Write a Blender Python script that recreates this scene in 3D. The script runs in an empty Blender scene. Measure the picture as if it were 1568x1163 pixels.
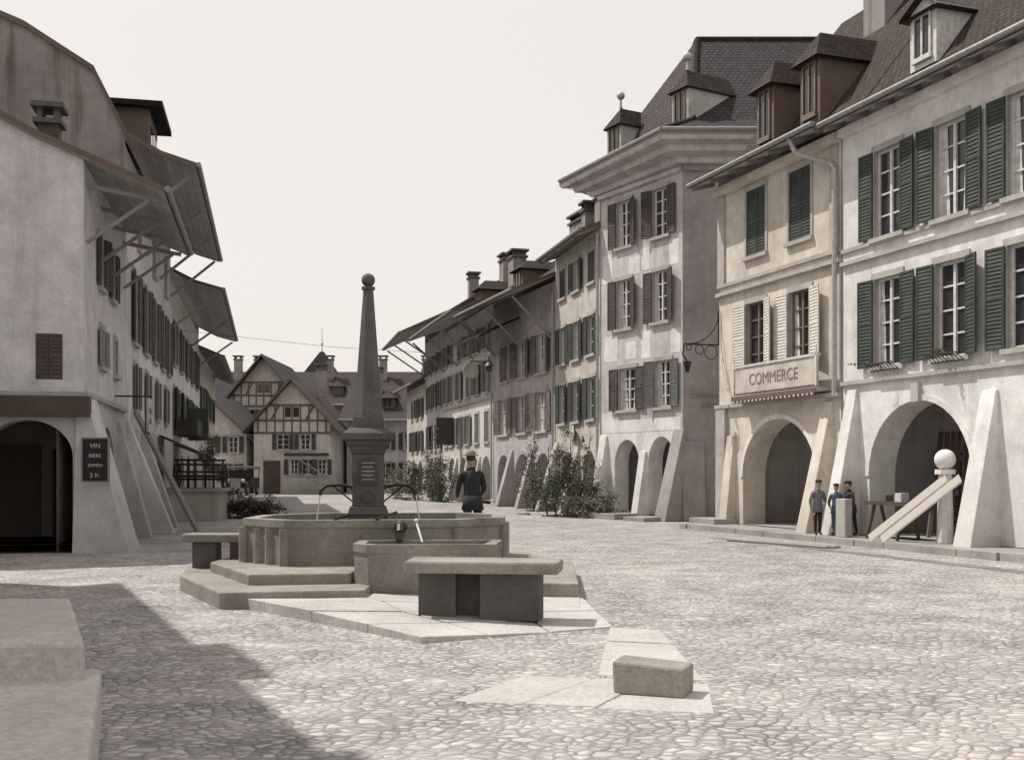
import bpy, math, random
from mathutils import Vector, Matrix, Quaternion
random.seed(7)
sc=bpy.context.scene
V=Vector
# ---------------------------------------------------------------- materials
MATS={}
def nt(name):
    m=bpy.data.materials.new(name); m.use_nodes=True
    t=m.node_tree; b=t.nodes['Principled BSDF']
    MATS[name]=m
    return m,t,b
def N(t,typ,**k):
    n=t.nodes.new(typ)
    for a,v in k.items():
        if a in n.inputs: n.inputs[a].default_value=v
        else: setattr(n,a,v)
    return n
def mixc(t,fac,a,b,mode='MIX'):
    n=t.nodes.new('ShaderNodeMix'); n.data_type='RGBA'; n.blend_type=mode
    for sock,v in ((n.inputs[0],fac),(n.inputs[6],a),(n.inputs[7],b)):
        if hasattr(v,'is_linked') or hasattr(v,'links'): t.links.new(v,sock)
        elif isinstance(v,(int,float)): sock.default_value=v
        else: sock.default_value=(*v,1) if len(v)==3 else v
    return n.outputs[2]
def ramp(t,src,p0,p1,c0=(0,0,0),c1=(1,1,1)):
    r=t.nodes.new('ShaderNodeValToRGB'); e=r.color_ramp.elements
    e[0].position=p0; e[1].position=p1; e[0].color=(*c0,1); e[1].color=(*c1,1)
    t.links.new(src,r.inputs[0]); return r.outputs[0]
def coords(t,scale=(1,1,1),kind='Object'):
    tc=t.nodes.new('ShaderNodeTexCoord'); mp=t.nodes.new('ShaderNodeMapping')
    mp.inputs['Scale'].default_value=scale
    t.links.new(tc.outputs[kind],mp.inputs[0]); return mp.outputs[0]
def noise(t,vec,scale,detail=5,rough=.6):
    n=N(t,'ShaderNodeTexNoise',Scale=scale,Detail=detail,Roughness=rough)
    t.links.new(vec,n.inputs['Vector']); return n.outputs['Fac']
def bump(t,b,h,strength,dist):
    n=N(t,'ShaderNodeBump',Strength=strength,Distance=dist)
    t.links.new(h,n.inputs['Height']); t.links.new(n.outputs[0],b.inputs['Normal'])
def plaster(name,c,dirt=(.25,.22,.20),amt=.5,rough=.95,streak=.5,base=True):
    m,t,b=nt(name)
    v=coords(t); v2=coords(t,(2.2,2.2,.22))
    n1=noise(t,v,.55,6,.65); n2=noise(t,v2,1.3,5,.6); n3=noise(t,v,30,4,.7); n4=noise(t,v,2.6,6,.7)
    dk=tuple(x*.7 for x in c)
    col=mixc(t,ramp(t,n1,.44,.72),c,dk)
    a=t.nodes.new('ShaderNodeMath'); a.operation='MULTIPLY'; a.inputs[1].default_value=min(1,streak*1.2)
    t.links.new(ramp(t,n2,.5,.74),a.inputs[0])
    col=mixc(t,a.outputs[0],col,dirt)
    if base:
        g=t.nodes.new('ShaderNodeNewGeometry'); s=t.nodes.new('ShaderNodeSeparateXYZ')
        t.links.new(g.outputs['Position'],s.inputs[0])
        mr=N(t,'ShaderNodeMapRange'); mr.inputs[1].default_value=0;mr.inputs[2].default_value=1.7;mr.inputs[3].default_value=amt*1.2;mr.inputs[4].default_value=0
        ad=t.nodes.new('ShaderNodeMath'); ad.operation='MULTIPLY_ADD'; ad.inputs[1].default_value=1.9; ad.inputs[2].default_value=-1.0
        t.links.new(n4,ad.inputs[0])
        sb=t.nodes.new('ShaderNodeMath'); sb.operation='ADD'
        t.links.new(s.outputs[2],sb.inputs[0]); t.links.new(ad.outputs[0],sb.inputs[1])
        t.links.new(sb.outputs[0],mr.inputs[0])
        col=mixc(t,mr.outputs[0],col,dirt)
    col=mixc(t,.7,col,ramp(t,n4,.38,.68,(1.06,1.06,1.06),(.74,.73,.725)),'MULTIPLY')
    col=mixc(t,.4,col,ramp(t,n3,.3,.7,(.55,.55,.55),(1.15,1.15,1.15)),'MULTIPLY')
    t.links.new(col,b.inputs['Base Color']); b.inputs['Roughness'].default_value=rough
    bump(t,b,n3,.45,.012)
    return m
def stone(name,c,sc1=3,var=.55,bd=.012):
    m,t,b=nt(name); v=coords(t)
    n1=noise(t,v,sc1*.5,6,.7); n2=noise(t,v,sc1*14,5,.75)
    col=mixc(t,ramp(t,n1,.35,.72),c,tuple(x*var for x in c))
    col=mixc(t,.6,col,ramp(t,n2,.3,.72,(.45,.45,.47),(1.3,1.27,1.22)),'MULTIPLY')
    t.links.new(col,b.inputs['Base Color']); b.inputs['Roughness'].default_value=.9
    bump(t,b,n2,.6,bd); return m
def wood(name,c,var=.6,rough=.8):
    m,t,b=nt(name); v=coords(t,(6,6,1)); n1=noise(t,v,3,6,.7); v2=coords(t); n2=noise(t,v2,1.2,3)
    col=mixc(t,n1,tuple(x*1.15 for x in c),tuple(x*var for x in c))
    col=mixc(t,ramp(t,n2,.4,.8),col,tuple(x*.7+.04 for x in c))
    t.links.new(col,b.inputs['Base Color']); b.inputs['Roughness'].default_value=rough
    bump(t,b,n1,.3,.01); return m
def boards(name,c):
    m,t,b=nt(name); tc=t.nodes.new('ShaderNodeTexCoord')
    br=N(t,'ShaderNodeTexBrick'); br.offset=.4
    br.inputs['Color1'].default_value=(*c,1); br.inputs['Color2'].default_value=(*[x*.78 for x in c],1); br.inputs['Mortar'].default_value=(.05,.045,.04,1)
    br.inputs['Scale'].default_value=1; br.inputs['Brick Width'].default_value=3.1; br.inputs['Row Height'].default_value=.22; br.inputs['Mortar Size'].default_value=.006
    t.links.new(tc.outputs['UV'],br.inputs['Vector'])
    n1=noise(t,coords(t,(3,3,3)),.5,6,.7)
    col=mixc(t,ramp(t,n1,.4,.7),br.outputs['Color'],tuple(x*.6 for x in c))
    t.links.new(col,b.inputs['Base Color']); b.inputs['Roughness'].default_value=.9; return m
def tiles(name,c1,c2,moss=(.07,.064,.05)):
    m,t,b=nt(name); tc=t.nodes.new('ShaderNodeTexCoord')
    br=N(t,'ShaderNodeTexBrick'); br.offset=.5
    br.inputs['Color1'].default_value=(*c1,1); br.inputs['Color2'].default_value=(*c2,1); br.inputs['Mortar'].default_value=(.012,.01,.01,1)
    br.inputs['Scale'].default_value=1; br.inputs['Brick Width'].default_value=.19; br.inputs['Row Height'].default_value=.17
    br.inputs['Mortar Size'].default_value=.016; br.inputs['Mortar Smooth'].default_value=.6; br.inputs['Bias'].default_value=0
    t.links.new(tc.outputs['UV'],br.inputs['Vector'])
    n1=noise(t,tc.outputs['Object'],.8,6,.7); n2=noise(t,tc.outputs['Object'],7,5,.75)
    col=mixc(t,ramp(t,n1,.42,.68),br.outputs['Color'],moss)
    col=mixc(t,.8,col,ramp(t,n2,.32,.68,(.35,.35,.35),(1.5,1.42,1.35)),'MULTIPLY')
    t.links.new(col,b.inputs['Base Color']); b.inputs['Roughness'].default_value=.85; b.inputs['Specular IOR Level'].default_value=.25
    s=t.nodes.new('ShaderNodeSeparateXYZ'); t.links.new(tc.outputs['UV'],s.inputs[0])
    d=t.nodes.new('ShaderNodeMath'); d.operation='DIVIDE'; d.inputs[1].default_value=.17; t.links.new(s.outputs[1],d.inputs[0])
    f=t.nodes.new('ShaderNodeMath'); f.operation='FRACT'; t.links.new(d.outputs[0],f.inputs[0])
    a=t.nodes.new('ShaderNodeMath'); a.operation='SUBTRACT'; a.inputs[0].default_value=1; t.links.new(f.outputs[0],a.inputs[1])
    a2=t.nodes.new('ShaderNodeMath'); a2.operation='SUBTRACT'; t.links.new(a.outputs[0],a2.inputs[0]); t.links.new(br.outputs['Fac'],a2.inputs[1])
    bump(t,b,a2.outputs[0],.8,.05); return m
def simple(name,c,rough=.6,metal=0,var=.15,scale=8):
    m,t,b=nt(name); v=coords(t); n=noise(t,v,scale,4)
    col=mixc(t,ramp(t,n,.35,.7),c,tuple(x*(1-var*2) for x in c))
    t.links.new(col,b.inputs['Base Color']); b.inputs['Roughness'].default_value=rough; b.inputs['Metallic'].default_value=metal; return m
plaster('pl_white',(.80,.785,.765),dirt=(.40,.37,.35),amt=.4,streak=.3)
plaster('pl_beige',(.70,.65,.565),dirt=(.36,.31,.27),amt=.45,streak=.35)
plaster('pl_pink',(.62,.58,.575),dirt=(.30,.275,.275),amt=.4,streak=.5)
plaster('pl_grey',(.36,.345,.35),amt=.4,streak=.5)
plaster('pl_tan',(.57,.535,.475),dirt=(.28,.26,.24),amt=.4,streak=.55)
plaster('pl_mauve',(.50,.465,.475),amt=.4,streak=.55)
plaster('pl_cream',(.66,.635,.59),dirt=(.3,.28,.27),amt=.4,streak=.45)
plaster('pl_left',(.67,.655,.665),dirt=(.34,.32,.32),amt=.4,streak=.4)  # slight mauve of the shaded left walls put into the base colour
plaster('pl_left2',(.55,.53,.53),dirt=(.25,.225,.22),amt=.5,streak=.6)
plaster('pl_stain',(.32,.29,.28),dirt=(.12,.088,.07),amt=.3,streak=.8)
plaster('pl_patch',(.82,.80,.78),dirt=(.44,.41,.39),amt=.25,streak=.3)
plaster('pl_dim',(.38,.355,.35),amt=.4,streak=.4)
plaster('pl_inner',(.78,.75,.73),dirt=(.4,.36,.34),amt=.4,streak=.3)
stone('trim',(.50,.48,.455),3,.65); stone('st_base',(.33,.31,.29),2,.5)
stone('st_fount',(.37,.35,.31),2.5,.48,.025); stone('st_dark',(.15,.14,.13),3,.5,.02)
stone('st_light',(.54,.52,.50),1.6,.68); stone('st_curb',(.38,.36,.345),2,.6); stone('st_gutter',(.25,.24,.235),2,.55)
tiles('tl_brown',(.085,.065,.058),(.05,.039,.036),(.055,.047,.039)); tiles('tl_dark',(.055,.05,.057),(.034,.031,.037),(.04,.038,.041))
tiles('tl_grey',(.075,.067,.068),(.047,.042,.045),(.055,.051,.047)); tiles('tl_red',(.08,.062,.061),(.05,.041,.041),(.05,.046,.043))
wood('wd_dark',(.07,.052,.04)); wood('wd_brown',(.14,.10,.075)); wood('wd_grey',(.28,.255,.24)); boards('wd_soffit',(.46,.445,.43)); wood('wd_light',(.47,.44,.40)); wood('wd_black',(.028,.023,.02))
simple('sh_green',(.045,.058,.046),.65,0,.3,2.5); simple('sh_brown',(.085,.062,.062),.65,0,.3,2.5); simple('sh_cream',(.70,.67,.61),.65); simple('sh_grey',(.13,.135,.13),.65); simple('sh_pink',(.19,.145,.14),.65,0,.3,2.5)
simple('fr_white',(.68,.665,.645),.5); simple('fr_brown',(.2,.15,.11),.6); simple('curtain',(.66,.65,.64),.9,0,.2,3)
simple('iron',(.03,.03,.03),.5,.4); simple('zinc',(.45,.45,.45),.5,.3); simple('gutter',(.3,.29,.285),.6,.2)
simple('skin',(.45,.28,.2),.6,0,.05); simple('hair',(.05,.035,.025),.7); simple('cl_black',(.022,.02,.024),.9); simple('cl_blue',(.10,.12,.17),.9); simple('cl_slate',(.2,.2,.23),.9)
simple('cl_brown',(.05,.042,.038),.9); simple('cl_white',(.65,.62,.58),.9); simple('cl_grey',(.24,.22,.2),.9); simple('eye',(.02,.02,.02),.3); simple('lip',(.3,.13,.1),.6)
simple('plaque',(.05,.055,.06),.5); simple('letters',(.55,.52,.46),.8); simple('sign_white',(.60,.56,.50),.7,0,.2,2); simple('sign_letters',(.24,.18,.165),.8); simple('paint_dark',(.05,.045,.045),.5); simple('paint_brown',(.16,.115,.1),.6)
simple('rubber',(.03,.03,.03),.8); simple('bronze',(.06,.05,.035),.4,.6)
m,t,b=nt('glass'); b.inputs['Base Color'].default_value=(.035,.037,.04,1); b.inputs['Roughness'].default_value=.08
v=coords(t); bump(t,b,noise(t,v,2.5,2),.08,.05)
m,t,b=nt('water'); b.inputs['Base Color'].default_value=(.03,.045,.04,1); b.inputs['Roughness'].default_value=.04
v=coords(t); bump(t,b,noise(t,v,9,3),.25,.03)
m,t,b=nt('falling_water'); b.inputs['Base Color'].default_value=(.75,.77,.78,1); b.inputs['Roughness'].default_value=.1
def leafmat(name,c1,c2):
    m,t,b=nt(name); v=coords(t); n=noise(t,v,2.2,4)
    g=t.nodes.new('ShaderNodeNewGeometry')
    col=mixc(t,ramp(t,n,.35,.65),c1,c2)
    hs=t.nodes.new('ShaderNodeHueSaturation'); mr=N(t,'ShaderNodeMapRange'); mr.inputs[3].default_value=.5; mr.inputs[4].default_value=1.6
    t.links.new(g.outputs['Random Per Island'],mr.inputs[0]); t.links.new(mr.outputs[0],hs.inputs['Value']); t.links.new(col,hs.inputs['Color'])
    t.links.new(hs.outputs[0],b.inputs['Base Color']); b.inputs['Roughness'].default_value=.7
leafmat('leaf',(.11,.12,.08),(.055,.065,.045)); leafmat('leaf_red',(.07,.045,.045),(.03,.03,.026)); leafmat('leaf_pale',(.17,.17,.12),(.085,.095,.06))
# cobbles
m,t,b=nt('cobblestones')
tc=t.nodes.new('ShaderNodeTexCoord'); mp=t.nodes.new('ShaderNodeMapping'); mp.inputs['Rotation'].default_value=(0,0,.35); mp.inputs['Scale'].default_value=(1.0,1.25,1)
wn=t.nodes.new('ShaderNodeTexNoise'); wn.inputs['Scale'].default_value=1.3; wn.inputs['Detail'].default_value=2
t.links.new(tc.outputs['Object'],mp.inputs[0]); t.links.new(mp.outputs[0],wn.inputs['Vector'])
va=t.nodes.new('ShaderNodeVectorMath'); va.operation='MULTIPLY_ADD'; va.inputs[1].default_value=(.25,.25,0)
t.links.new(wn.outputs['Color'],va.inputs[0]); t.links.new(mp.outputs[0],va.inputs[2])
vo=t.nodes.new('ShaderNodeTexVoronoi'); vo.feature='DISTANCE_TO_EDGE'; vo.inputs['Scale'].default_value=9.0; vo.inputs['Randomness'].default_value=.85
vc=t.nodes.new('ShaderNodeTexVoronoi'); vc.feature='F1'; vc.inputs['Scale'].default_value=9.0; vc.inputs['Randomness'].default_value=.85
t.links.new(va.outputs[0],vo.inputs['Vector']); t.links.new(va.outputs[0],vc.inputs['Vector'])
cell=t.nodes.new('ShaderNodeSeparateColor'); t.links.new(vc.outputs['Color'],cell.inputs[0])
stc=mixc(t,cell.outputs[0],(.63,.60,.575),(.34,.325,.325))
big=noise(t,tc.outputs['Object'],.16,5,.6); mid=noise(t,tc.outputs['Object'],1.1,6,.7); fine=noise(t,tc.outputs['Object'],60,3,.7)
dmp=t.nodes.new('ShaderNodeMath'); dmp.operation='MULTIPLY'; dmp.inputs[1].default_value=.6; t.links.new(ramp(t,big,.42,.62),dmp.inputs[0])
stc=mixc(t,dmp.outputs[0],stc,(.49,.47,.45))
edge=ramp(t,vo.outputs['Distance'],.0,.17)
midr=ramp(t,mid,.3,.66)
jt=mixc(t,midr,(.12,.115,.115),(.37,.355,.34))
col=mixc(t,edge,jt,stc)
col=mixc(t,.5,col,ramp(t,fine,.3,.7,(.62,.62,.62),(1.24,1.24,1.24)),'MULTIPLY')
col=mixc(t,.95,col,ramp(t,mid,.28,.72,(.72,.71,.715),(1.13,1.12,1.11)),'MULTIPLY')
col=mixc(t,1,col,ramp(t,big,.35,.65,(.84,.84,.86),(1.08,1.065,1.05)),'MULTIPLY')
t.links.new(col,b.inputs['Base Color']); b.inputs['Roughness'].default_value=.88
hh=t.nodes.new('ShaderNodeMath'); hh.operation='MULTIPLY_ADD'; hh.inputs[1].default_value=.18
t.links.new(fine,hh.inputs[0]); t.links.new(ramp(t,vo.outputs['Distance'],.0,.4),hh.inputs[2])
h2=t.nodes.new('ShaderNodeMath'); h2.operation='MULTIPLY_ADD'; h2.inputs[1].default_value=.5
t.links.new(cell.outputs[1],h2.inputs[0]); t.links.new(hh.outputs[0],h2.inputs[2])
bump(t,b,h2.outputs[0],.85,.035)
# ---------------------------------------------------------------- mesh builder
class MB:
    def __init__(s): s.v=[];s.f=[];s.uv=[]
    def face(s,pts,uv=None):
        i=len(s.v); s.v+= [tuple(p) for p in pts]; s.f.append(tuple(range(i,i+len(pts)))); s.uv.append(uv)
    def boxp(s,P):
        for q in ((0,3,2,1),(4,5,6,7),(0,1,5,4),(1,2,6,5),(2,3,7,6),(3,0,4,7)): s.face([P[k] for k in q])
    def box(s,F,u0,u1,z0,z1,n0,n1):
        s.boxp([F.P(u0,z0,n0),F.P(u1,z0,n0),F.P(u1,z0,n1),F.P(u0,z0,n1),F.P(u0,z1,n0),F.P(u1,z1,n0),F.P(u1,z1,n1),F.P(u0,z1,n1)])
    def cyl(s,p,q,r,seg=8,r2=None,cap=True):
        p=V(p);q=V(q);r2=r if r2 is None else r2
        d=(q-p).normalized(); a=d.orthogonal().normalized(); c=d.cross(a)
        A=[p+(a*math.cos(2*math.pi*k/seg)+c*math.sin(2*math.pi*k/seg))*r for k in range(seg)]
        B=[q+(a*math.cos(2*math.pi*k/seg)+c*math.sin(2*math.pi*k/seg))*r2 for k in range(seg)]
        for k in range(seg):
            l=(k+1)%seg; s.face([A[k],A[l],B[l],B[k]])
        if cap: s.face(A[::-1]); s.face(B)
    def chain(s,pts,r,seg=6):
        for a,b2 in zip(pts[:-1],pts[1:]): s.cyl(a,b2,r,seg)
    def sph(s,c,rx,ry=None,rz=None,n=12,m=8,rot=None):
        ry=rx if ry is None else ry; rz=rx if rz is None else rz; c=V(c)
        def pt(i,j):
            th=math.pi*j/m; ph=2*math.pi*i/n
            p=V((rx*math.sin(th)*math.cos(ph),ry*math.sin(th)*math.sin(ph),rz*math.cos(th)))
            if rot: p=rot@p
            return c+p
        for j in range(m):
            for i in range(n):
                P=[pt(i,j),pt(i+1,j),pt(i+1,j+1),pt(i,j+1)]
                if j==0: P=[P[0],P[2],P[3]]
                elif j==m-1: P=[P[0],P[1],P[2]]
                s.face(P)
    def prism(s,poly,z0,z1,top=True):
        n=len(poly)
        for k in range(n):
            a=poly[k];b2=poly[(k+1)%n]
            s.face([(a[0],a[1],z0),(b2[0],b2[1],z0),(b2[0],b2[1],z1),(a[0],a[1],z1)])
        if top: s.face([(a[0],a[1],z1) for a in poly])
    def taper(s,c,z0,z1,a,b2,n=4,rot=math.pi/4,fx=1,fy=1):
        A=[V((c[0]+fx*a*math.cos(rot+2*math.pi*k/n),c[1]+fy*a*math.sin(rot+2*math.pi*k/n),z0)) for k in range(n)]
        B=[V((c[0]+fx*b2*math.cos(rot+2*math.pi*k/n),c[1]+fy*b2*math.sin(rot+2*math.pi*k/n),z1)) for k in range(n)]
        for k in range(n):
            l=(k+1)%n; s.face([A[k],A[l],B[l],B[k]])
        s.face(A[::-1]); s.face(B)
class Fr:
    def __init__(s,o,d,side=1):
        L=math.hypot(*d); s.o=V((o[0],o[1],0)); s.u=V((d[0]/L,d[1]/L,0)); s.n=V((-s.u.y,s.u.x,0))*side; s.side=side
    def P(s,u,z,n=0): return s.o+s.u*u+s.n*n+V((0,0,z))
    def sub(s,u,n,ang,flip=False):
        f=Fr.__new__(Fr); f.o=s.P(u,0,n); uu=-s.u if flip else s.u
        f.u=uu*math.cos(ang)+s.n*math.sin(ang); f.n=s.n*math.cos(ang)-uu*math.sin(ang); f.side=s.side; return f
def mkobj(name,mb,mat,parent=None,smooth=False,bevel=0):
    me=bpy.data.meshes.new(name); me.from_pydata(mb.v,[],mb.f)
    if any(u for u in mb.uv):
        ul=me.uv_layers.new(name='UVMap')
        for p,uv in zip(me.polygons,mb.uv):
            if uv:
                for li,c in zip(p.loop_indices,uv): ul.data[li].uv=c
    me.materials.append(MATS[mat]); o=bpy.data.objects.new(name,me); sc.collection.objects.link(o)
    if smooth:
        import bmesh
        bm=bmesh.new(); bm.from_mesh(me); bmesh.ops.remove_doubles(bm,verts=bm.verts,dist=.0005); bm.to_mesh(me); bm.free()
        for p in me.polygons: p.use_smooth=True
    if bevel:
        import bmesh
        bm=bmesh.new(); bm.from_mesh(me); bmesh.ops.remove_doubles(bm,verts=bm.verts,dist=.0005); bmesh.ops.recalc_face_normals(bm,faces=bm.faces); bm.to_mesh(me); bm.free()
        md=o.modifiers.new('b','BEVEL'); md.width=bevel; md.segments=2; md.limit_method='ANGLE'
    if parent: o.parent=parent
    return o
class Obj:
    def __init__(s,name): s.name=name; s.m={}; s.sm=set(); s.bv={}
    def __call__(s,part,mat,smooth=False,bevel=0):
        k=(part,mat)
        if k not in s.m: s.m[k]=MB()
        if smooth: s.sm.add(k)
        if bevel: s.bv[k]=bevel
        return s.m[k]
    def done(s):
        e=bpy.data.objects.new(s.name,None); sc.collection.objects.link(e); s.e=e
        for k,mb in s.m.items():
            if mb.f: mkobj(k[0],mb,k[1],e,k in s.sm,s.bv.get(k,0))
        return e
# ---------------------------------------------------------------- architecture
def shutter(H,F,w,z0,z1,mat):
    mb=H('shutters',mat); t=.035; s=.05
    mb.box(F,.004,w-.004,z0+.004,z1-.004,.008,.018)
    mb.box(F,0,s,z0,z1,0,t); mb.box(F,w-s,w,z0,z1,0,t)
    zm=(z0+z1)/2
    for a in (z0,zm-s/2,z1-s): mb.box(F,s,w-s,a,a+s,.002,t-.002)
    for lo,hi in ((z0+s,zm-s/2),(zm+s/2,z1-s)):
        k=max(4,int((hi-lo)/.075)); st=(hi-lo)/k
        for i in range(k):
            a=lo+i*st
            P=[F.P(s,a,.034),F.P(w-s,a,.034),F.P(w-s,a+st*.75,.018),F.P(s,a+st*.75,.018)]
            mb.face(P); mb.face([F.P(s,a,.034),F.P(w-s,a,.034),F.P(w-s,a,.018),F.P(s,a,.018)])
def window(H,F,c,w,z0,z1,sh='open',smat='sh_green',fmat='fr_white',trim='trim',bars=3,sw=None,cur=.6,sill=True,dep=.16):
    a,b=c-w/2,c+w/2; wm=H('walls_reveal',trim if trim else 'pl_grey')
    for P in ([F.P(a,z0),F.P(a,z1),F.P(a,z1,-dep),F.P(a,z0,-dep)],[F.P(b,z0),F.P(b,z1),F.P(b,z1,-dep),F.P(b,z0,-dep)],
              [F.P(a,z1),F.P(b,z1),F.P(b,z1,-dep),F.P(a,z1,-dep)],[F.P(a,z0),F.P(b,z0),F.P(b,z0,-dep),F.P(a,z0,-dep)]): wm.face(P)
    g=H('window_panes','glass'); n=-dep+.02
    g.face([F.P(a,z0,n),F.P(b,z0,n),F.P(b,z1,n),F.P(a,z1,n)])
    if sh!='closed':
        if random.random()<cur:
            cm=H('curtains','curtain'); k=.22+.12*random.random()
            cm.face([F.P(a+.04,z0,n+.004),F.P(a+w*k,z0,n+.004),F.P(a+w*k*.7,z1,n+.004),F.P(a+.04,z1,n+.004)])
            cm.face([F.P(b-.04,z0,n+.004),F.P(b-w*k,z0,n+.004),F.P(b-w*k*.7,z1,n+.004),F.P(b-.04,z1,n+.004)])
        f=H('window_frames',fmat); s=.055; n0,n1=n+.006,n+.05
        f.box(F,a,a+s,z0,z1,n0,n1); f.box(F,b-s,b,z0,z1,n0,n1); f.box(F,a+s,b-s,z0,z0+s,n0,n1); f.box(F,a+s,b-s,z1-s,z1,n0,n1)
        f.box(F,c-.035,c+.035,z0+s,z1-s,n0,n1+.01)
        for i in range(1,bars+1):
            zz=z0+(z1-z0)*i/(bars+1)
            f.box(F,a+s,c-.035,zz-.018,zz+.018,n0,n1-.01); f.box(F,c+.035,b-s,zz-.018,zz+.018,n0,n1-.01)
    tw=.09
    if trim:
        tm=H('window_surrounds',trim)
        tm.box(F,a-tw,a,z0,z1,-.02,.03); tm.box(F,b,b+tw,z0,z1,-.02,.03); tm.box(F,a-tw,b+tw,z1,z1+.14,-.02,.035)
    if sill: H('window_sills','trim').box(F,a-tw-.03,b+tw+.03,z0-.1,z0,-.02,.1)
    if sh=='open':
        w2=sw or w*.5
        for fl in (True,False):
            ang=random.choice([.03,.05,.08,.12,.2,.32]) 
            shutter(H,F.sub((a-.02) if fl else (b+.02),.045,ang,fl),w2,z0,z1,smat)
    elif sh=='closed':
        f1=F.sub(a,-.03,0); shutter(H,f1,w/2-.005,z0,z1,smat); f2=F.sub(c+.005,-.03,0); shutter(H,f2,w/2-.005,z0,z1,smat)
def wall(H,F,u0,u1,z0,z1,holes,mat):
    mb=H('walls',mat)
    us=sorted({u0,u1,*[x for h in holes for x in (h[0],h[1]) if u0<x<u1]}); zs=sorted({z0,z1,*[x for h in holes for x in (h[2],h[3]) if z0<x<z1]})
    for a,b in zip(us[:-1],us[1:]):
        for c,d in zip(zs[:-1],zs[1:]):
            mu,mz=(a+b)/2,(c+d)/2
            if any(h[0]<mu<h[1] and h[2]<mz<h[3] for h in holes): continue
            mb.face([F.P(a,c),F.P(b,c),F.P(b,d),F.P(a,d)])
def facade(H,F,u0,u1,z0,z1,mat,wins):
    wall(H,F,u0,u1,z0,z1,[(w['c']-w['w']/2,w['c']+w['w']/2,w['z0'],w['z1']) for w in wins],mat)
    for w in wins: window(H,F,**w)
def arcade(H,F,u0,u1,z0,z1,arches,mat,th=.7,depth=3.2,inner='pl_inner',trim=None,seg=18,sides=True,doors=True):
    mb=H('arcade_walls',mat); sf=H('arcade_soffits',mat); arches=sorted(arches)
    u=u0
    for (c,hw,sp,ap) in arches:
        a,b=c-hw,c+hw; mb.face([F.P(u,z0),F.P(a,z0),F.P(a,z1),F.P(u,z1)])
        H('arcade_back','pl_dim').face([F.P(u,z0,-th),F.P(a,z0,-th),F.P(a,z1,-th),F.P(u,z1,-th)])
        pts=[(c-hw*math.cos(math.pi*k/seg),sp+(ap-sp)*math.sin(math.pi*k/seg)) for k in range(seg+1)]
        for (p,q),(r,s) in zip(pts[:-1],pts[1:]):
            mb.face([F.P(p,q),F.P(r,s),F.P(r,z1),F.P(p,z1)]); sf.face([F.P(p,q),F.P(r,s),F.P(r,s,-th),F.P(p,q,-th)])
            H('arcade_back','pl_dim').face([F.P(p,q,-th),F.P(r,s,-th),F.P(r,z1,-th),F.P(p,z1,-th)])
        for e in (a,b): sf.face([F.P(e,z0),F.P(e,sp),F.P(e,sp,-th),F.P(e,z0,-th)])
        if trim:
            tm=H('arch_mouldings',trim)
            for k in range(seg):
                r1,r2=1.0,1+.13/hw
                f=lambda k,r:(c-hw*r*math.cos(math.pi*k/seg),sp+(ap-sp+(.13 if r>1 else 0))*math.sin(math.pi*k/seg))
                A,B,C,D=f(k,r1),f(k+1,r1),f(k+1,r2),f(k,r2)
                tm.face([F.P(*A,.03),F.P(*B,.03),F.P(*C,.03),F.P(*D,.03)]); tm.face([F.P(*D,.03),F.P(*C,.03),F.P(*C,0),F.P(*D,0)]); tm.face([F.P(*A,.03),F.P(*B,.03),F.P(*B,0),F.P(*A,0)])
        u=b
    mb.face([F.P(u,z0),F.P(u1,z0),F.P(u1,z1),F.P(u,z1)])
    bw=H('arcade_interior',inner)
    bw.face([F.P(u0,z0,-depth),F.P(u1,z0,-depth),F.P(u1,z1,-depth),F.P(u0,z1,-depth)])
    bw.face([F.P(u0,z1-.05,-depth),F.P(u1,z1-.05,-depth),F.P(u1,z1-.05,-th),F.P(u0,z1-.05,-th)])
    if sides:
        for e in (u0+.01,u1-.01): bw.face([F.P(e,z0,-th),F.P(e,z1,-th),F.P(e,z1,-depth),F.P(e,z0,-depth)])
    H('arcade_floor','st_curb').face([F.P(u0,.17,.02),F.P(u1,.17,.02),F.P(u1,.17,-depth),F.P(u0,.17,-depth)])
    if doors:
        for (c,hw,sp,ap) in arches:
            H('shop_doors','wd_dark').box(F,c-hw*.2,c+hw*.35,z0,2.2,-depth+.01,-depth+.08)
            H('shop_windows','glass').box(F,c+hw*.5,c+hw*.95,1.1,2.2,-depth+.01,-depth+.03)
            H('shop_window_frames','fr_white').box(F,c+hw*.7,c+hw*.74,1.1,2.2,-depth+.035,-depth+.06)
def buttress(H,F,u0,u1,z1,b,mat,z0=0,k=.0,top=0.06):
    mb=H('buttresses',mat,bevel=.02); e=(b*k)
    mb.boxp([F.P(u0-e,z0,-.05),F.P(u1+e,z0,-.05),F.P(u1+e,z0,b),F.P(u0-e,z0,b),F.P(u0,z1,-.05),F.P(u1,z1,-.05),F.P(u1,z1,top),F.P(u0,z1,top)])
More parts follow.
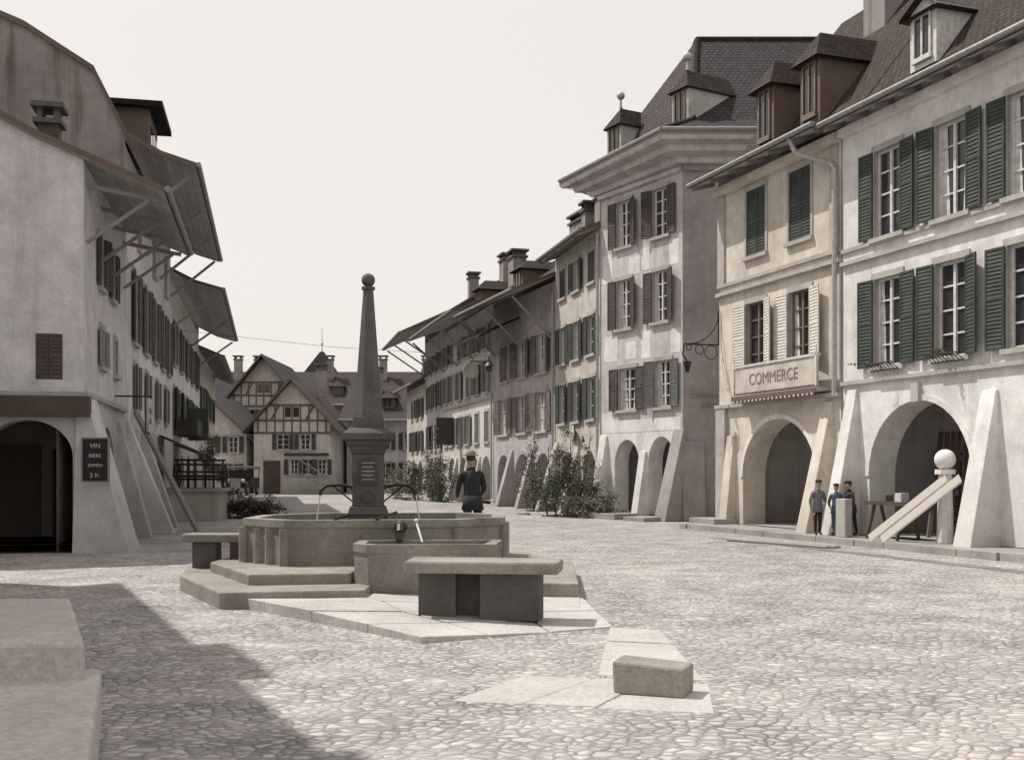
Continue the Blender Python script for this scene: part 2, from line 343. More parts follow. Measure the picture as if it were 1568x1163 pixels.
def roof(H,F,u0,u1,prof,mat,th=.13,verge=.25,wmat='pl_grey',soffit='wd_soffit',zb=0,sides=(1,1),rafters=True):
    rn=prof[-1][0]; full=prof+[(2*rn-n,z) for n,z in prof[-2::-1]]
    a,b=u0-verge*sides[0],u1+verge*sides[1]; rm=H('roof_tiles',mat); sm=H('roof_underside',soffit); vm=H('verge_boards','wd_brown')
    s=0
    for (n0,z0),(n1,z1) in zip(full[:-1],full[1:]):
        l=math.hypot(n1-n0,z1-z0); uv=[(a,s),(b,s),(b,s+l),(a,s+l)]
        rm.face([F.P(a,z0,n0),F.P(b,z0,n0),F.P(b,z1,n1),F.P(a,z1,n1)],uv)
        sm.face([F.P(a,z0-th,n0),F.P(b,z0-th,n0),F.P(b,z1-th,n1),F.P(a,z1-th,n1)],uv)
        for e in (a,b): vm.face([F.P(e,z0,n0),F.P(e,z1,n1),F.P(e,z1-th,n1),F.P(e,z0-th,n0)])
        s+=l
    n0,z0=full[0]; vm.face([F.P(a,z0,n0),F.P(b,z0,n0),F.P(b,z0-th,n0),F.P(a,z0-th,n0)])
    H('gutter','gutter').cyl(F.P(a,z0-.05,n0+.06),F.P(b,z0-.05,n0+.06),.065,8)
    def zat(n):
        for (p,q),(r,w) in zip(full[:-1],full[1:]):
            if r<=n<=p: return q+(w-q)*(n-p)/(r-p) if r!=p else q
        return full[-1][1]
    back=2*rn+0.3
    for e,on in ((u0,sides[0]),(u1,sides[1])):
        pts=[(0,zb),(0,zat(0)-th-.01)]+[(n,z-th-.01) for n,z in full if back<n<0]+[(back,zat(back)-th-.01),(back,zb)]
        H('gable_walls',wmat).face([F.P(e,z,n) for n,z in pts])
    if rafters and prof[0][0]>.5:
        rf=H('rafters','wd_grey'); k=int((b-a)/.9); (nA,zA),(nB,zB)=prof[0],prof[1]
        zw=zA+(zB-zA)*(nA-0)/(nA-nB) if nB<=0 else zB
        nw=0 if nB<=0 else nB
        for i in range(k+1):
            u=a+.1+(b-a-.25)*i/k
            rf.boxp([F.P(u,zw-th-.11,nw),F.P(u+.08,zw-th-.11,nw),F.P(u+.08,zA-th-.09,nA-.05),F.P(u,zA-th-.09,nA-.05),
                     F.P(u,zw-th-.003,nw),F.P(u+.08,zw-th-.003,nw),F.P(u+.08,zA-th-.003,nA-.05),F.P(u,zA-th-.003,nA-.05)])
def chimney(H,F,u,n,z0,z1,w=.7,d=.6,mat='pl_stain'):
    H('chimney',mat).box(F,u-w/2,u+w/2,z0,z1,n-d/2,n+d/2)
    H('chimney_cap','st_dark').box(F,u-w/2-.08,u+w/2+.08,z1,z1+.1,n-d/2-.08,n+d/2+.08)
    for s in (-1,1):
        H('chimney_cap','st_dark').box(F,u+s*w*.4-.05,u+s*w*.4+.05,z1+.1,z1+.32,n-d/2,n+d/2)
    H('chimney_cap','st_dark').box(F,u-w/2-.12,u+w/2+.12,z1+.32,z1+.42,n-d/2-.12,n+d/2+.12)
def dormer(H,F,u,n,z0,w,h,dep,mat='wd_brown',rmat='tl_brown',hip=True,ball=False,pit=.6,cream=False,o=.16):
    wm=H('dormer_walls',mat); wm.box(F,u-w/2,u+w/2,z0,z0+h,n-dep,n)
    H('dormer_glass','glass').box(F,u-w*.3,u+w*.3,z0+h*.2,z0+h*.85,n,n+.015)
    f=H('dormer_frames','fr_white' if cream else 'fr_brown')
    for x in (-.33,-.02,.29): f.box(F,u+w*x,u+w*x+.05,z0+h*.18,z0+h*.88,n+.016,n+.05)
    f.box(F,u-w*.33,u+w*.33,z0+h*.88,z0+h*.95,n+.016,n+.05); f.box(F,u-w*.36,u+w*.36,z0+h*.1,z0+h*.18,n+.016,n+.08)
    r=H('dormer_roof',rmat); zt=z0+h; zr=zt+pit*w; a,b=u-w/2-o,u+w/2+o; nf=n+o*1.3; zo=zt-.12
    rid_f=n-(w*.35 if hip else -o); R0=F.P(u,zr,rid_f); R1=F.P(u,zr,n-dep)
    L=math.hypot(w/2+o,zr-zo)
    r.face([F.P(a,zo,nf),R0,R1,F.P(a,zo,n-dep)],[(0,0),(.5,L),(dep,L),(dep,0)])
    r.face([F.P(b,zo,nf),R0,R1,F.P(b,zo,n-dep)],[(0,0),(.5,L),(dep,L),(dep,0)])
    if hip: r.face([F.P(a,zo,nf),F.P(b,zo,nf),R0],[(0,0),(w+2*o,0),((w+2*o)/2,L)])
    else: wm.face([F.P(u-w/2,zt,n),F.P(u+w/2,zt,n),F.P(u,zr-.05,n)])
    r.face([F.P(a,zo-.03,nf),F.P(b,zo-.03,nf),F.P(b,zo-.03,n-dep),F.P(a,zo-.03,n-dep)])
    if ball:
        H('finials','zinc').cyl(R0,R0+V((0,0,.35)),.06,8,.03); H('finials','zinc').sph(R0+V((0,0,.45)),.15)
# ================================================================ GROUND
g=MB(); g.face([(-300,-60,0),(300,-60,0),(300,500,0),(-300,500,0)]); mkobj('ground',g,'cobblestones')
RA=Fr((9.27,22),(-.349,1)); R2=Fr((5.53,36),(-2.33,4)); R3=Fr((3.2,40),(-1.41,6)); R4=Fr((1.79,46),(-2.69,8)); R5=Fr((-.9,54),(-3.14,12)); R6=Fr((-4.04,66),(-1.76,8)); R7=Fr((-5.8,74),(-2.4,10))
LF=Fr((-8.49,22),(-.217,1),-1)
pv=Obj('pavement')
u=-7
while u<10.2:
    w=random.uniform(.9,1.5); e=min(u+w-.015,10.4)
    pv('kerb_slabs','st_curb',bevel=.012).box(RA,u,e,-.05,.15+random.uniform(-.01,.01),.01,1.15+random.uniform(-.03,.03)); u+=w
pv('kerb_slabs','st_curb').box(RA,9.2,10.6,-.05,.3,.02,.75)
pv('kerb_slabs','st_curb').box(R2,1.9,4.6,-.05,.2,.35,1.35)
pv('kerb_slabs','st_curb').box(R2,0.1,1.2,-.05,.14,.35,1.5)
u=-8.0
while u<6:
    w=random.uniform(.35,.6); pv('gutter_stones','st_gutter').box(RA,u,u+w-.02,-.02,.008+random.uniform(0,.006),2.3+random.uniform(-.02,.02),2.65+random.uniform(-.02,.02)); u+=w
pv.done()
# ================================================================ RIGHT NEAR HOUSES
H=Obj('arcaded_townhouse')
wins=[]
for c in (-3.2,-1.2,.8,2.8):
    wins.append(dict(c=c,w=.92,z0=6.85,z1=8.8,smat='sh_green',sw=.46,bars=3)); wins.append(dict(c=c,w=.92,z0=3.95,z1=5.93,smat='sh_green',sw=.47,bars=3))
facade(H,RA,-5.5,4.45,3.35,9.75,'pl_white',wins)
arcade(H,RA,-5.5,4.45,0,3.35,[(-3.0,1.6,1.5,3.1),(1.82,1.63,1.5,3.13)],'pl_white',trim='pl_patch',depth=2.9)
for z,d in ((6.42,.1),(6.72,.06),(3.62,.09)): H('string_courses','trim').box(RA,-5.6,4.44,z,z+.09,0,d)
H('keystone','trim').box(RA,1.7,1.94,3.1,3.5,0,.1)
buttress(H,RA,-.5,-.1,3.2,.75,'pl_white',k=.06); buttress(H,RA,3.85,4.2,3.5,.8,'pl_white',k=.05)
H('cornice','pl_white').box(RA,-5.6,4.45,9.45,9.62,0,.18)
roof(H,RA,-5.5,4.5,[(.6,9.75),(-.4,10.1),(-4.4,15.1)],'tl_brown',wmat='pl_white',verge=0,soffit='wd_soffit')
dormer(H,RA,2.5,-.7,10.55,.85,1.3,2,mat='fr_white',cream=True,hip=False,pit=.3)
dormer(H,RA,-.9,-.7,10.55,.85,1.3,2,mat='fr_white',cream=True,hip=False,pit=.3)
chimney(H,RA,1.2,-3.4,13,15.8,.9,.7)
fb=H('flower_baskets','iron')
for c in (.8,2.8):
    for i in range(9): fb.cyl(RA.P(c-.45+.112*i,3.86,.1),RA.P(c-.45+.112*i,4.0,.28),.01,4)
    fb.cyl(RA.P(c-.48,4.0,.28),RA.P(c+.48,4.0,.28),.015,6); fb.cyl(RA.P(c-.48,3.86,.1),RA.P(c+.48,3.86,.1),.015,6)
H.done()
H=Obj('restaurant_house')
wins=[]
for c in (6.2,8.25):
    wins.append(dict(c=c,w=.95,z0=7.42,z1=9.2,sh='closed',smat='sh_green'))
    wins.append(dict(c=c,w=.95,z0=4.32,z1=6.15,smat='sh_cream',sw=.56,fmat='fr_brown',cur=.3))
facade(H,RA,4.5,10.2,3.3,9.7,'pl_beige',wins)
arcade(H,RA,4.5,10.2,0,3.3,[(7.2,1.72,1.45,2.98)],'pl_beige',trim='pl_patch',depth=2.6)
for z,d in ((6.55,.12),(6.8,.06),(3.38,.14)): H('string_courses','trim').box(RA,4.48,10.25,z,z+.1,0,d)
H('corner_pilasters','trim').box(RA,9.72,10.22,0,3.38,0,.12); H('corner_pilasters','trim').box(RA,9.85,10.22,6.9,9.4,0,.06); H('corner_pilasters','trim').box(RA,4.6,4.9,6.9,9.4,0,.06)
buttress(H,RA,4.8,5.15,3.3,.85,'pl_beige',k=.05)
buttress(H,RA,9.3,9.7,2.6,.35,'pl_beige')
H('cornice','pl_beige').box(RA,4.5,10.25,9.4,9.6,0,.22)
roof(H,RA,4.5,10.25,[(.75,9.8),(-.4,10.15),(-4.4,15.1)],'tl_brown',wmat='pl_beige',verge=.35,sides=(0,1),soffit='wd_soffit')
dormer(H,RA,8.6,-.5,10.4,.85,1.75,2.4,rmat='tl_brown',pit=.8)
dormer(H,RA,6.5,-.5,10.4,.85,1.75,2.4,rmat='tl_brown',pit=.8)
chimney(H,RA,7.3,-3.4,13.2,16.0,.9,.7)
b=H('sign_board','sign_white'); b.box(RA,4.95,8.75,3.66,4.36,.32,.38); H('balcony_floor','trim').box(RA,4.9,8.8,3.54,3.64,0,.42)
H('sign_rail','fr_white').box(RA,4.9,8.8,4.38,4.44,.29,.41); H('sign_rail','paint_brown').box(RA,4.95,8.75,3.66,3.7,.385,.4)
for i in range(20):
    u=5.0+i*.19; H('valance','paint_brown').cyl(RA.P(u+.07,3.52,.4),RA.P(u+.07,3.52,.43),.095,10); H('valance_edge','fr_white').cyl(RA.P(u+.07,3.5,.431),RA.P(u+.07,3.5,.436),.05,8)
H('valance','paint_brown').box(RA,4.9,8.8,3.5,3.62,.425,.44)
for u in (4.95,8.75): H('sign_rail','fr_white').box(RA,u-.03,u+.03,3.66,4.6,.385,.41)
d=H('drainpipe','zinc'); d.chain([RA.P(5.6,9.7,.72),RA.P(5.5,9.35,.6),RA.P(4.75,8.95,.14),RA.P(4.6,8.8,.12),RA.P(4.6,3.4,.12)],.065,8)
ir=H('iron_bracket','iron')
base=RA.P(10.15,5.2,.05)
ir.cyl(base,base+RA.n*1.1,.02); ir.cyl(base-V((0,0,.0)),base+V((0,0,1.0)),.02); 
ir.chain([base+V((0,0,.95))+RA.n*(1.0*(1-math.cos(a)))+V((0,0,-.95*math.sin(a))) for a in [i*math.pi/16 for i in range(9)]],.018)
for c,r in ((.25,.2),(.62,.13),(.95,.08)):
    ir.chain([base+RA.n*(c+r*math.cos(a*.5))+V((0,0,-r+r*math.sin(a*.5)-.02)) for a in range(0,14)],.013)
ir.chain([base+RA.n*1.1,base+RA.n*1.15+V((0,0,-.3)),base+RA.n*1.0+V((0,0,-.5))],.02)
H('bracket_lamp','iron').taper((base+RA.n*1.0).to_tuple()[:2],4.4,4.7,.05,.12,6)
e=H.done()
def text(s,F,u,z,n,size,mat,parent,name='lettering'):
    cu=bpy.data.curves.new(name,'FONT'); cu.body=s; cu.size=size; cu.extrude=.004; cu.align_x='CENTER'; cu.align_y='CENTER'
    o=bpy.data.objects.new(name,cu); sc.collection.objects.link(o)
    x=-F.u if F.side==1 else F.u
    M=Matrix((( x.x,0,F.n.x),(x.y,0,F.n.y),(0,1,0))).to_4x4(); M.translation=F.P(u,z,n)
    o.matrix_world=M; bpy.context.view_layer.update()
    me=bpy.data.meshes.new_from_object(o.evaluated_get(bpy.context.evaluated_depsgraph_get())); bpy.data.objects.remove(o)
    o2=bpy.data.objects.new(name,me); sc.collection.objects.link(o2); o2.matrix_world=M; me.materials.clear(); me.materials.append(MATS[mat]); o2.parent=parent; return o2
text('COMMERCE',RA,6.85,4.02,.386,.42,'sign_letters',e)
# ================================================================ R2 tall house
H=Obj('tall_townhouse')
wins=[]
for c in (1.15,3.2):
    wins.append(dict(c=c,w=.82,z0=9.45,z1=11.05,smat='sh_brown',sw=.42)); wins.append(dict(c=c,w=.82,z0=6.6,z1=8.3,smat='sh_brown',sw=.42))
wins.append(dict(c=1.0,w=.82,z0=3.75,z1=5.3,smat='sh_grey',sw=.42)); wins.append(dict(c=3.0,w=1.0,z0=3.75,z1=5.2,smat='sh_brown',sw=.48))
facade(H,R2,0,4.63,2.95,12.0,'pl_pink',wins)
arcade(H,R2,0,4.63,0,2.95,[(1.12,.7,1.9,2.78),(3.05,.72,1.85,2.72)],'pl_patch',th=.6,depth=2.5)
for u0,u1,z0,z1 in ((1.75,2.3,8.45,9.2),(.2,.7,8.4,9.2),(3.9,4.5,8.3,9.3),(2.2,2.9,8.4,9.0),(.1,.6,5.5,6.3),(1.7,2.2,5.45,6.4),(3.6,4.4,5.5,6.4),(2.5,3.1,5.5,6.1),(.1,4.5,2.97,3.4),(3.8,4.5,3.4,3.7)):
    H('whitewash_patches','pl_patch').box(R2,u0,u1,z0,z1,0,.006)
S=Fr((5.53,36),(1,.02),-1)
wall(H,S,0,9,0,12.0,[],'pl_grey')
buttress(H,R2,-.12,.4,3.0,.85,'pl_dim',k=.05); buttress(H,R2,1.9,2.25,2.3,.45,'pl_patch'); buttress(H,R2,4.2,4.6,2.9,.6,'pl_patch')
buttress(H,S,-.02,.7,2.6,.35,'pl_grey')
H('roof_moulding','pl_pink').box(R2,-.0,4.7,11.35,11.5,0,.12); H('roof_moulding','pl_grey').box(S,.0,9,11.35,11.5,.0,.12)
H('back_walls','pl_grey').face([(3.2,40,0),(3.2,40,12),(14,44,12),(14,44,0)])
ring0=[(3.2,40.0),(5.53,36.0),(14.5,36.1)]; ring1=[(1.75,41.2),(4.7,34.9),(14.5,34.9)]
W=[V((*p,11.5)) for p in ring0]; E=[V((*p,12.2)) for p in ring1]
rings=[W]
for a,z in ((.25,11.55),(.28,11.72),(.62,11.82),(.66,12.0),(.94,12.08)): rings.append([V((p[0]*(1-a)+q[0]*a,p[1]*(1-a)+q[1]*a,z)) for p,q in zip(ring0,ring1)])
rings.append(E)
for k,(A,B) in enumerate(zip(rings[:-1],rings[1:])):
    for i in range(2): H('coved_eaves','pl_pink' if k%2 else 'pl_mauve').face([A[i],A[i+1],B[i+1],B[i]])
fa=H('eave_boards','wd_grey'); E2=[p+V((0,0,.16)) for p in E]
for i in range(2): fa.face([E[i],E[i+1],E2[i+1],E2[i]])
bp=V((3.6,43.4,12.2)); H('coved_eaves','pl_mauve').face([W[0],E[0],bp]); 
RT=H('roof_tiles','tl_dark')
FL=[V((3.5,41.2,13.2)),V((5.95,36.4,13.15)),V((14.5,36.4,13.15))]; T1=V((6.55,39.3,16.9)); T1b=V((6.55,41.4,16.8)); T2=V((14.5,39.3,16.9))
def rq(mb,P):
    a=(P[1]-P[0]).normalized(); nn=(P[1]-P[0]).cross(P[-1]-P[0]).normalized(); bb=nn.cross(a)
    mb.face(P,[((p-P[0]).dot(a),(p-P[0]).dot(bb)) for p in P])
for i in range(2): rq(RT,[E2[i],E2[i+1],FL[i+1],FL[i]])
RF=H('roof_tiles_front','tl_red'); rq(RF,[FL[0],FL[1],T1,T1b]); rq(RT,[FL[1],FL[2],T2,T1]); rq(RT,[T1,T2,V((14.5,41.4,16.8)),T1b])
rq(RT,[FL[0],T1b,V((14.5,41.4,16.8)),V((14.5,46,13))]); rq(RT,[E2[0],FL[0],V((14.5,46,13))])
for p,q in ((E2[1],FL[1]),(FL[1],T1),(FL[0],T1b),(T1,T2),(T1,T1b)): H('ridge_tiles','tl_dark').cyl(p,q,.09,6)
H('gutter','gutter').chain([p+V((0,0,.02)) for p in E2],.07,6)
dormer(H,R2,.55,-.35,12.9,.85,1.4,2,mat='trim',rmat='tl_red',ball=True,pit=.7,o=.1)
dormer(H,R2,4.3,-.35,12.9,.85,1.2,2,mat='trim',rmat='tl_red',ball=True,pit=.7,o=.1)
e=H.done()
text('CORDONNERIE',S,.95,4.05,.01,.2,'cl_grey',e); text('DEPOT',S,.95,3.75,.01,.2,'cl_grey',e)
# ================================================================ further right houses
def rowhouse(name,F,L,wall_h,mat,rows,cols,smat,roofprof,rmat,w=.85,arches=(),gh=2.9,sh=None,struts=0,chim=(),verge=.1,butt=(),wm='pl_grey',bars=2,sw=None,side=(1,1),raf=True):
    H=Obj(name); wins=[]
    for (z0,z1) in rows:
        for c in cols:
            s=random.choice(['open','open','open','closed']) if sh is None else sh
            wins.append(dict(c=c,w=w,z0=z0,z1=z1,smat=smat,sh=s,bars=bars,sw=sw))
    facade(H,F,0,L,gh,wall_h,mat,wins)
    arcade(H,F,0,L,0,gh,arches,mat,th=.5,depth=2.5)
    roof(H,F,0,L,roofprof,rmat,wmat=wm,verge=verge,sides=side,rafters=raf)
    for i in range(struts):
        u=.4+(L-.8)*i/max(1,struts-1); n,z=roofprof[0]
        H('eave_struts','wd_grey').cyl(F.P(u,z-1.9,.05),F.P(u,z-.25,n-.15),.07,4)
    for c in chim: chimney(H,F,*c)
    for bq in butt: buttress(H,F,bq[0],bq[1],bq[2],bq[3],mat)
    return H
H=rowhouse('townhouse',R3,6.16,10.4,'pl_tan',[(8.6,9.75),(5.95,7.4),(3.55,5.1)],[1.1,3.05,5.0],'sh_green',[(.75,10.35),(-.4,10.8),(-4,14)],'tl_grey',arches=[(1.4,.8,1.5,2.4),(4.3,.9,1.5,2.4)],chim=[(4.2,-1.5,11.2,12.5),(5.3,-1.2,11.1,12.2,.5,.5)],butt=[(2.6,3.0,2.6,.8),(5.6,6.1,2.8,.9)],verge=.0)
H('drainpipe','zinc').cyl(R3.P(.1,10.2,.1),R3.P(.1,.3,.1),.05)
H('oval_sign','sign_white').sph(R3.P(3.2,3.1,.12),.06,.75,.3); e=H.done()
text('RESTAURANT',R3,3.2,3.1,.2,.2,'cl_grey',e)
H=rowhouse('townhouse',R4,8.44,9.5,'pl_mauve',[(5.85,7.5),(3.35,5.0)],[1.6,4.2,6.8],'sh_pink',[(1.9,9.1),(-.5,10.1),(-4.5,12.8)],'tl_grey',w=1.2,arches=[(1.5,.9,1.4,2.4),(4.2,1,1.4,2.4),(6.9,.9,1.4,2.4)],struts=3,chim=[(2,-3,11,12.9,1.0,.8),(4.2,-3,11,13.0,1.6,.8)],butt=[(2.6,3.0,2.6,.8),(5.4,5.8,2.6,.8)],raf=False)
H('awning_roof','tl_grey').boxp([R4.P(4.2,7.6,2.0),R4.P(8.4,7.6,2.0),R4.P(8.4,8.5,.1),R4.P(4.2,8.5,.1),R4.P(4.2,7.7,2.0),R4.P(8.4,7.7,2.0),R4.P(8.4,8.6,.1),R4.P(4.2,8.6,.1)])
H('drainpipe','zinc').cyl(R4.P(.05,9.0,.1),R4.P(.05,.3,.1),.05)
dormer(H,R4,6.5,-.6,10.1,1.3,1.1,2,rmat='tl_grey',pit=.3); H.done()
H=rowhouse('townhouse',R5,12.4,9.8,'pl_cream',[(7.75,8.9),(5.6,7.1),(3.1,4.6)],[1.4,3.6,5.8,8.0,10.2,11.7],'sh_grey',[(2.1,9.4),(-.5,10.4),(-5,13.2)],'tl_brown',w=.95,arches=[(1.6,1,1.4,2.4),(4.2,1,1.4,2.4),(7,1,1.4,2.4),(10,1,1.4,2.4)],struts=4,chim=[(3,-2,11,12.6,1,.7),(9,-3,11.8,13.6,1,.7)],butt=[(2.7,3.0,2.4,.6),(5.5,5.8,2.4,.6),(8.4,8.8,2.4,.6)],raf=False)
H('string_course','trim').box(R5,0,12.4,5.2,5.32,0,.08); H('round_sign','sign_white').cyl(R5.P(1.0,6.6,.9),R5.P(1.06,6.6,.9),.4,20)
H('round_sign_arm','iron').cyl(R5.P(1.03,7.05,0),R5.P(1.03,7.05,.95),.03)
H('hanging_sign','paint_dark').box(R5,8.0,8.08,3.1,4.6,.3,1.3)
H('drainpipe','zinc').cyl(R5.P(.05,9.0,.1),R5.P(.05,.3,.1),.05)
dormer(H,R5,6,-.6,10.4,1.1,1.1,2,rmat='tl_brown',pit=.4);H.done()
H=rowhouse('townhouse',R6,8.2,10.1,'pl_mauve',[(7.8,8.9),(5.6,7.1),(3.0,4.5)],[1.4,3.4,5.4,7.2],'sh_green',[(2.7,9.8),(-.3,11.2),(-3.8,13.4)],'tl_grey',arches=[(2,1,1.4,2.4),(5,1,1.4,2.4)],struts=3,chim=[(4,-2.5,12.0,13.8)],butt=[(3.3,3.7,2.4,.6)],verge=.7,raf=False); H.done()
H=rowhouse('townhouse',R7,8.5,7.5,'pl_tan',[(5.3,6.6),(3.0,4.4)],[1.4,3.6,5.8],'sh_green',[(.9,7.5),(-.5,8.3),(-4.5,10.6)],'tl_brown',arches=[(2,1,1.4,2.4),(5,1,1.4,2.4)],chim=[(6,-2.5,9,11.5)],verge=.5,raf=False); H.done()
# ================================================================ LEFT ROW
H=Obj('corner_house_with_buttress')
C=Fr((-8.49,22),(-.9772,-.2121),1)
facade(H,C,0,12,3.1,7.75,'pl_left',[dict(c=.64,w=.5,z0=3.42,z1=4.32,sh='closed',smat='sh_brown',trim=None,sill=False),dict(c=4,w=.9,z0=3.42,z1=5,sh='open',smat='sh_green')])
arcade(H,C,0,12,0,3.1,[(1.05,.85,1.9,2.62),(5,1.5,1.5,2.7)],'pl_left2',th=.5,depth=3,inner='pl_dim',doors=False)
H('canopy_beam','wd_dark').box(C,-.15,4,2.68,3.08,.01,.3)
H('shop_doors','wd_dark').box(C,.3,1.1,.1,2.1,-2.98,-2.9); H('shop_doors','wd_brown').box(C,1.35,2.2,.1,2.2,-2.98,-2.9)
facade(H,LF,0,6.45,3.1,7.75,'pl_left',[dict(c=2.2,w=.55,z0=5.6,z1=6.7,sh='open',smat='sh_brown',sw=.3),dict(c=4.0,w=.55,z0=5.6,z1=6.7,sh='open',smat='sh_brown',sw=.3),dict(c=2.4,w=.6,z0=3.9,z1=4.7,sh='open',smat='wd_grey'),dict(c=4.6,w=.6,z0=3.9,z1=4.7,sh='closed',smat='wd_grey')])
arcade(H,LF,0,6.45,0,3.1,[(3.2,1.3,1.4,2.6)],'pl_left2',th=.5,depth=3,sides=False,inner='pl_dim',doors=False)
H('string_course','trim').box(LF,0,6.4,3.1,3.2,0,.08); H('string_course','trim').box(C,0,11,3.09,3.18,.0,.1)
roof(H,LF,0,6.4,[(1.55,7.3),(-.9,8.3),(-6,11.0)],'tl_grey',wmat='pl_left',verge=.15,soffit='wd_soffit',rafters=False,zb=7.75)
for u in (.3,2.3,4.2,6.0):
    H('eave_beams','wd_grey').cyl(LF.P(u,7.35,-.05),LF.P(u,7.1,1.4),.06,4); H('eave_beams','wd_grey').cyl(LF.P(u,6.2,.02),LF.P(u,7.1,1.2),.05,4)
H('buttresses','pl_left').boxp([V((-8.62,21.75,0)),V((-7.5,21.75,0)),V((-7.7,23.0,0)),V((-8.8,23.0,0)),V((-8.6,21.95,3.08)),V((-8.42,21.95,3.08)),V((-8.6,23.0,3.08)),V((-8.8,23.0,3.08))])
buttress(H,LF,4.9,5.3,2.8,.8,'pl_left2')
chimney(H,C,.85,-1.2,8.0,8.75,.4,.4,'wd_dark')
bd=Fr((-8.42,21.6),(1,.0),-1)
H('notice_board','cl_black').box(bd,.08,.57,1.42,2.24,.0,.04); 
for a in ((.05,.08,1.39,2.27),(.57,.60,1.39,2.27),(.08,.57,2.24,2.27),(.08,.57,1.39,1.42)): H('notice_frame','wd_grey').box(bd,*a,.0,.05)
e=H.done()
for i,(s,sz) in enumerate((('VIN',.13),('BIERE',.1),('EMMEN',.085),('3 fr.',.13))): text(s,bd,.325,2.1-.19*i,.045,sz,'letters',e)
SH=Obj('street_sign_board')
SH('board','sign_white').box(LF,4.2,4.95,2.55,3.35,.75,.8); SH('arm','iron').cyl(LF.P(4.5,3.4,0),LF.P(4.5,3.4,.85),.02); SH('frame','paint_dark').box(LF,4.12,5.03,2.5,3.4,.72,.748)
e=SH.done(); text('BAZAR',LF,4.57,3.05,.802,.2,'cl_grey',e); text('ROTH',LF,4.57,2.8,.802,.2,'cl_grey',e)
F2=Fr(LF.P(6.45,0,0).to_tuple()[:2],(-.217,1),-1)
H=Obj('townhouse_with_gable')
wins=[dict(c=c,w=.8,z0=5.1,z1=7.0,smat='sh_brown',sw=.4,bars=2) for c in (2,4.6,7.2,9.8,12)]+[dict(c=c,w=.7,z0=3.3,z1=4.5,smat='sh_grey',sw=.3,bars=2) for c in (2.2,5,8,11)]+[dict(c=c,w=.8,z0=7.8,z1=9.0,sh='closed',smat='wd_grey',bars=1) for c in (3,7,11)]
facade(H,F2,0,13,2.8,9.9,'pl_left',wins)
arcade(H,F2,0,13,0,2.8,[(2,1.1,1.4,2.4),(5.4,1.2,1.4,2.4),(9.2,1.3,1.4,2.4)],'pl_left2',th=.5,depth=2.5)
roof(H,F2,0,13,[(1.75,9.55),(.9,9.8),(.05,10.25),(-.3,10.95),(-.75,11.85),(-2.4,12.85),(-6,14.2)],'tl_grey',wmat='pl_stain',verge=.12,soffit='wd_soffit',rafters=False)
for u in (.4,4.6,8.7,12.6):
    H('eave_struts','wd_grey').cyl(F2.P(u,8.0,.03),F2.P(u,9.35,1.6),.06,4)
bx=H('dormer_walls','wd_brown'); bx.box(F2,4.2,6.6,10.4,12.2,-1.6,.15); H('dormer_roof','tl_dark').box(F2,3.9,6.9,12.2,12.36,-2,.55)
for k in range(3): H('dormer_glass','glass').box(F2,4.5+.7*k,5.0+.7*k,10.9,11.8,.15,.17)
buttress(H,F2,3.5,3.9,2.9,1.0,'pl_left2'); buttress(H,F2,.1,.5,2.9,1.2,'pl_left')
H('timber_props','wd_grey').cyl(F2.P(1.3,0,1.7),F2.P(1.3,3.2,.1),.09,6)
H('awnings','wd_black').boxp([F2.P(8.2,2.2,1.3),F2.P(10.6,2.2,1.3),F2.P(10.6,2.75,.05),F2.P(8.2,2.75,.05),F2.P(8.2,2.27,1.3),F2.P(10.6,2.27,1.3),F2.P(10.6,2.82,.05),F2.P(8.2,2.82,.05)])
H('whitewash_patches','pl_patch').box(F2,3.2,13,4.6,5.0,0,.005); H('whitewash_patches','pl_patch').box(F2,.3,3.0,7.1,7.7,0,.005)
H.done()
F3=Fr(F2.P(13,0,0).to_tuple()[:2],(-.217,1),-1)
H=Obj('townhouse')
wins=[dict(c=c,w=.9,z0=5.7,z1=7.3,smat='sh_brown',sw=.4,bars=2) for c in (1.6,4.8,8,11.2,14.4)]+[dict(c=c,w=.9,z0=3.2,z1=4.8,smat='sh_green',sw=.4,bars=2) for c in (1.6,4.8,8,11.2,14.4)]
facade(H,F3,0,16.4,2.7,8.7,'pl_white',wins)
arcade(H,F3,0,16.4,0,2.7,[(2,1.1,1.3,2.3),(5.4,1.2,1.3,2.3),(9.2,1.3,1.3,2.3),(13,1.2,1.3,2.3)],'pl_left2',th=.5,depth=2.5)
roof(H,F3,0,16.4,[(1.85,8.45),(.9,8.7),(-.5,9.4),(-5,11.5)],'tl_grey',wmat='pl_stain',verge=.12,rafters=False)
for u in (.4,8,16): H('eave_struts','wd_grey').cyl(F3.P(u,7.0,.03),F3.P(u,8.25,1.7),.06,4)
H('balcony','wd_black').box(F3,1.0,4.2,3.0,3.6,.05,.9); H('balcony_shutter','sh_green').box(F3,4.6,5.2,2.9,4.2,.3,1.1)
H('awnings','wd_black').boxp([F3.P(1,2.0,1.6),F3.P(4,2.0,1.6),F3.P(4,2.6,.05),F3.P(1,2.6,.05),F3.P(1,2.07,1.6),F3.P(4,2.07,1.6),F3.P(4,2.67,.05),F3.P(1,2.67,.05)])
H.done()
F4=Fr(F3.P(16.4,0,0).to_tuple()[:2],(-.217,1),-1)
H=Obj('townhouse'); wins=[dict(c=c,w=.9,z0=4.7,z1=6.1,smat='sh_green',bars=2) for c in (2,5,8,11,14)]
facade(H,F4,0,17,2.7,7.6,'pl_tan',wins); arcade(H,F4,0,17,0,2.7,[(4,1.5,1.3,2.3),(10,1.5,1.3,2.3)],'pl_tan',th=.5,depth=2.5)
roof(H,F4,0,17,[(1.2,7.6),(-.5,8.3),(-4,10)],'tl_dark',wmat='pl_stain',verge=.3); H.done()
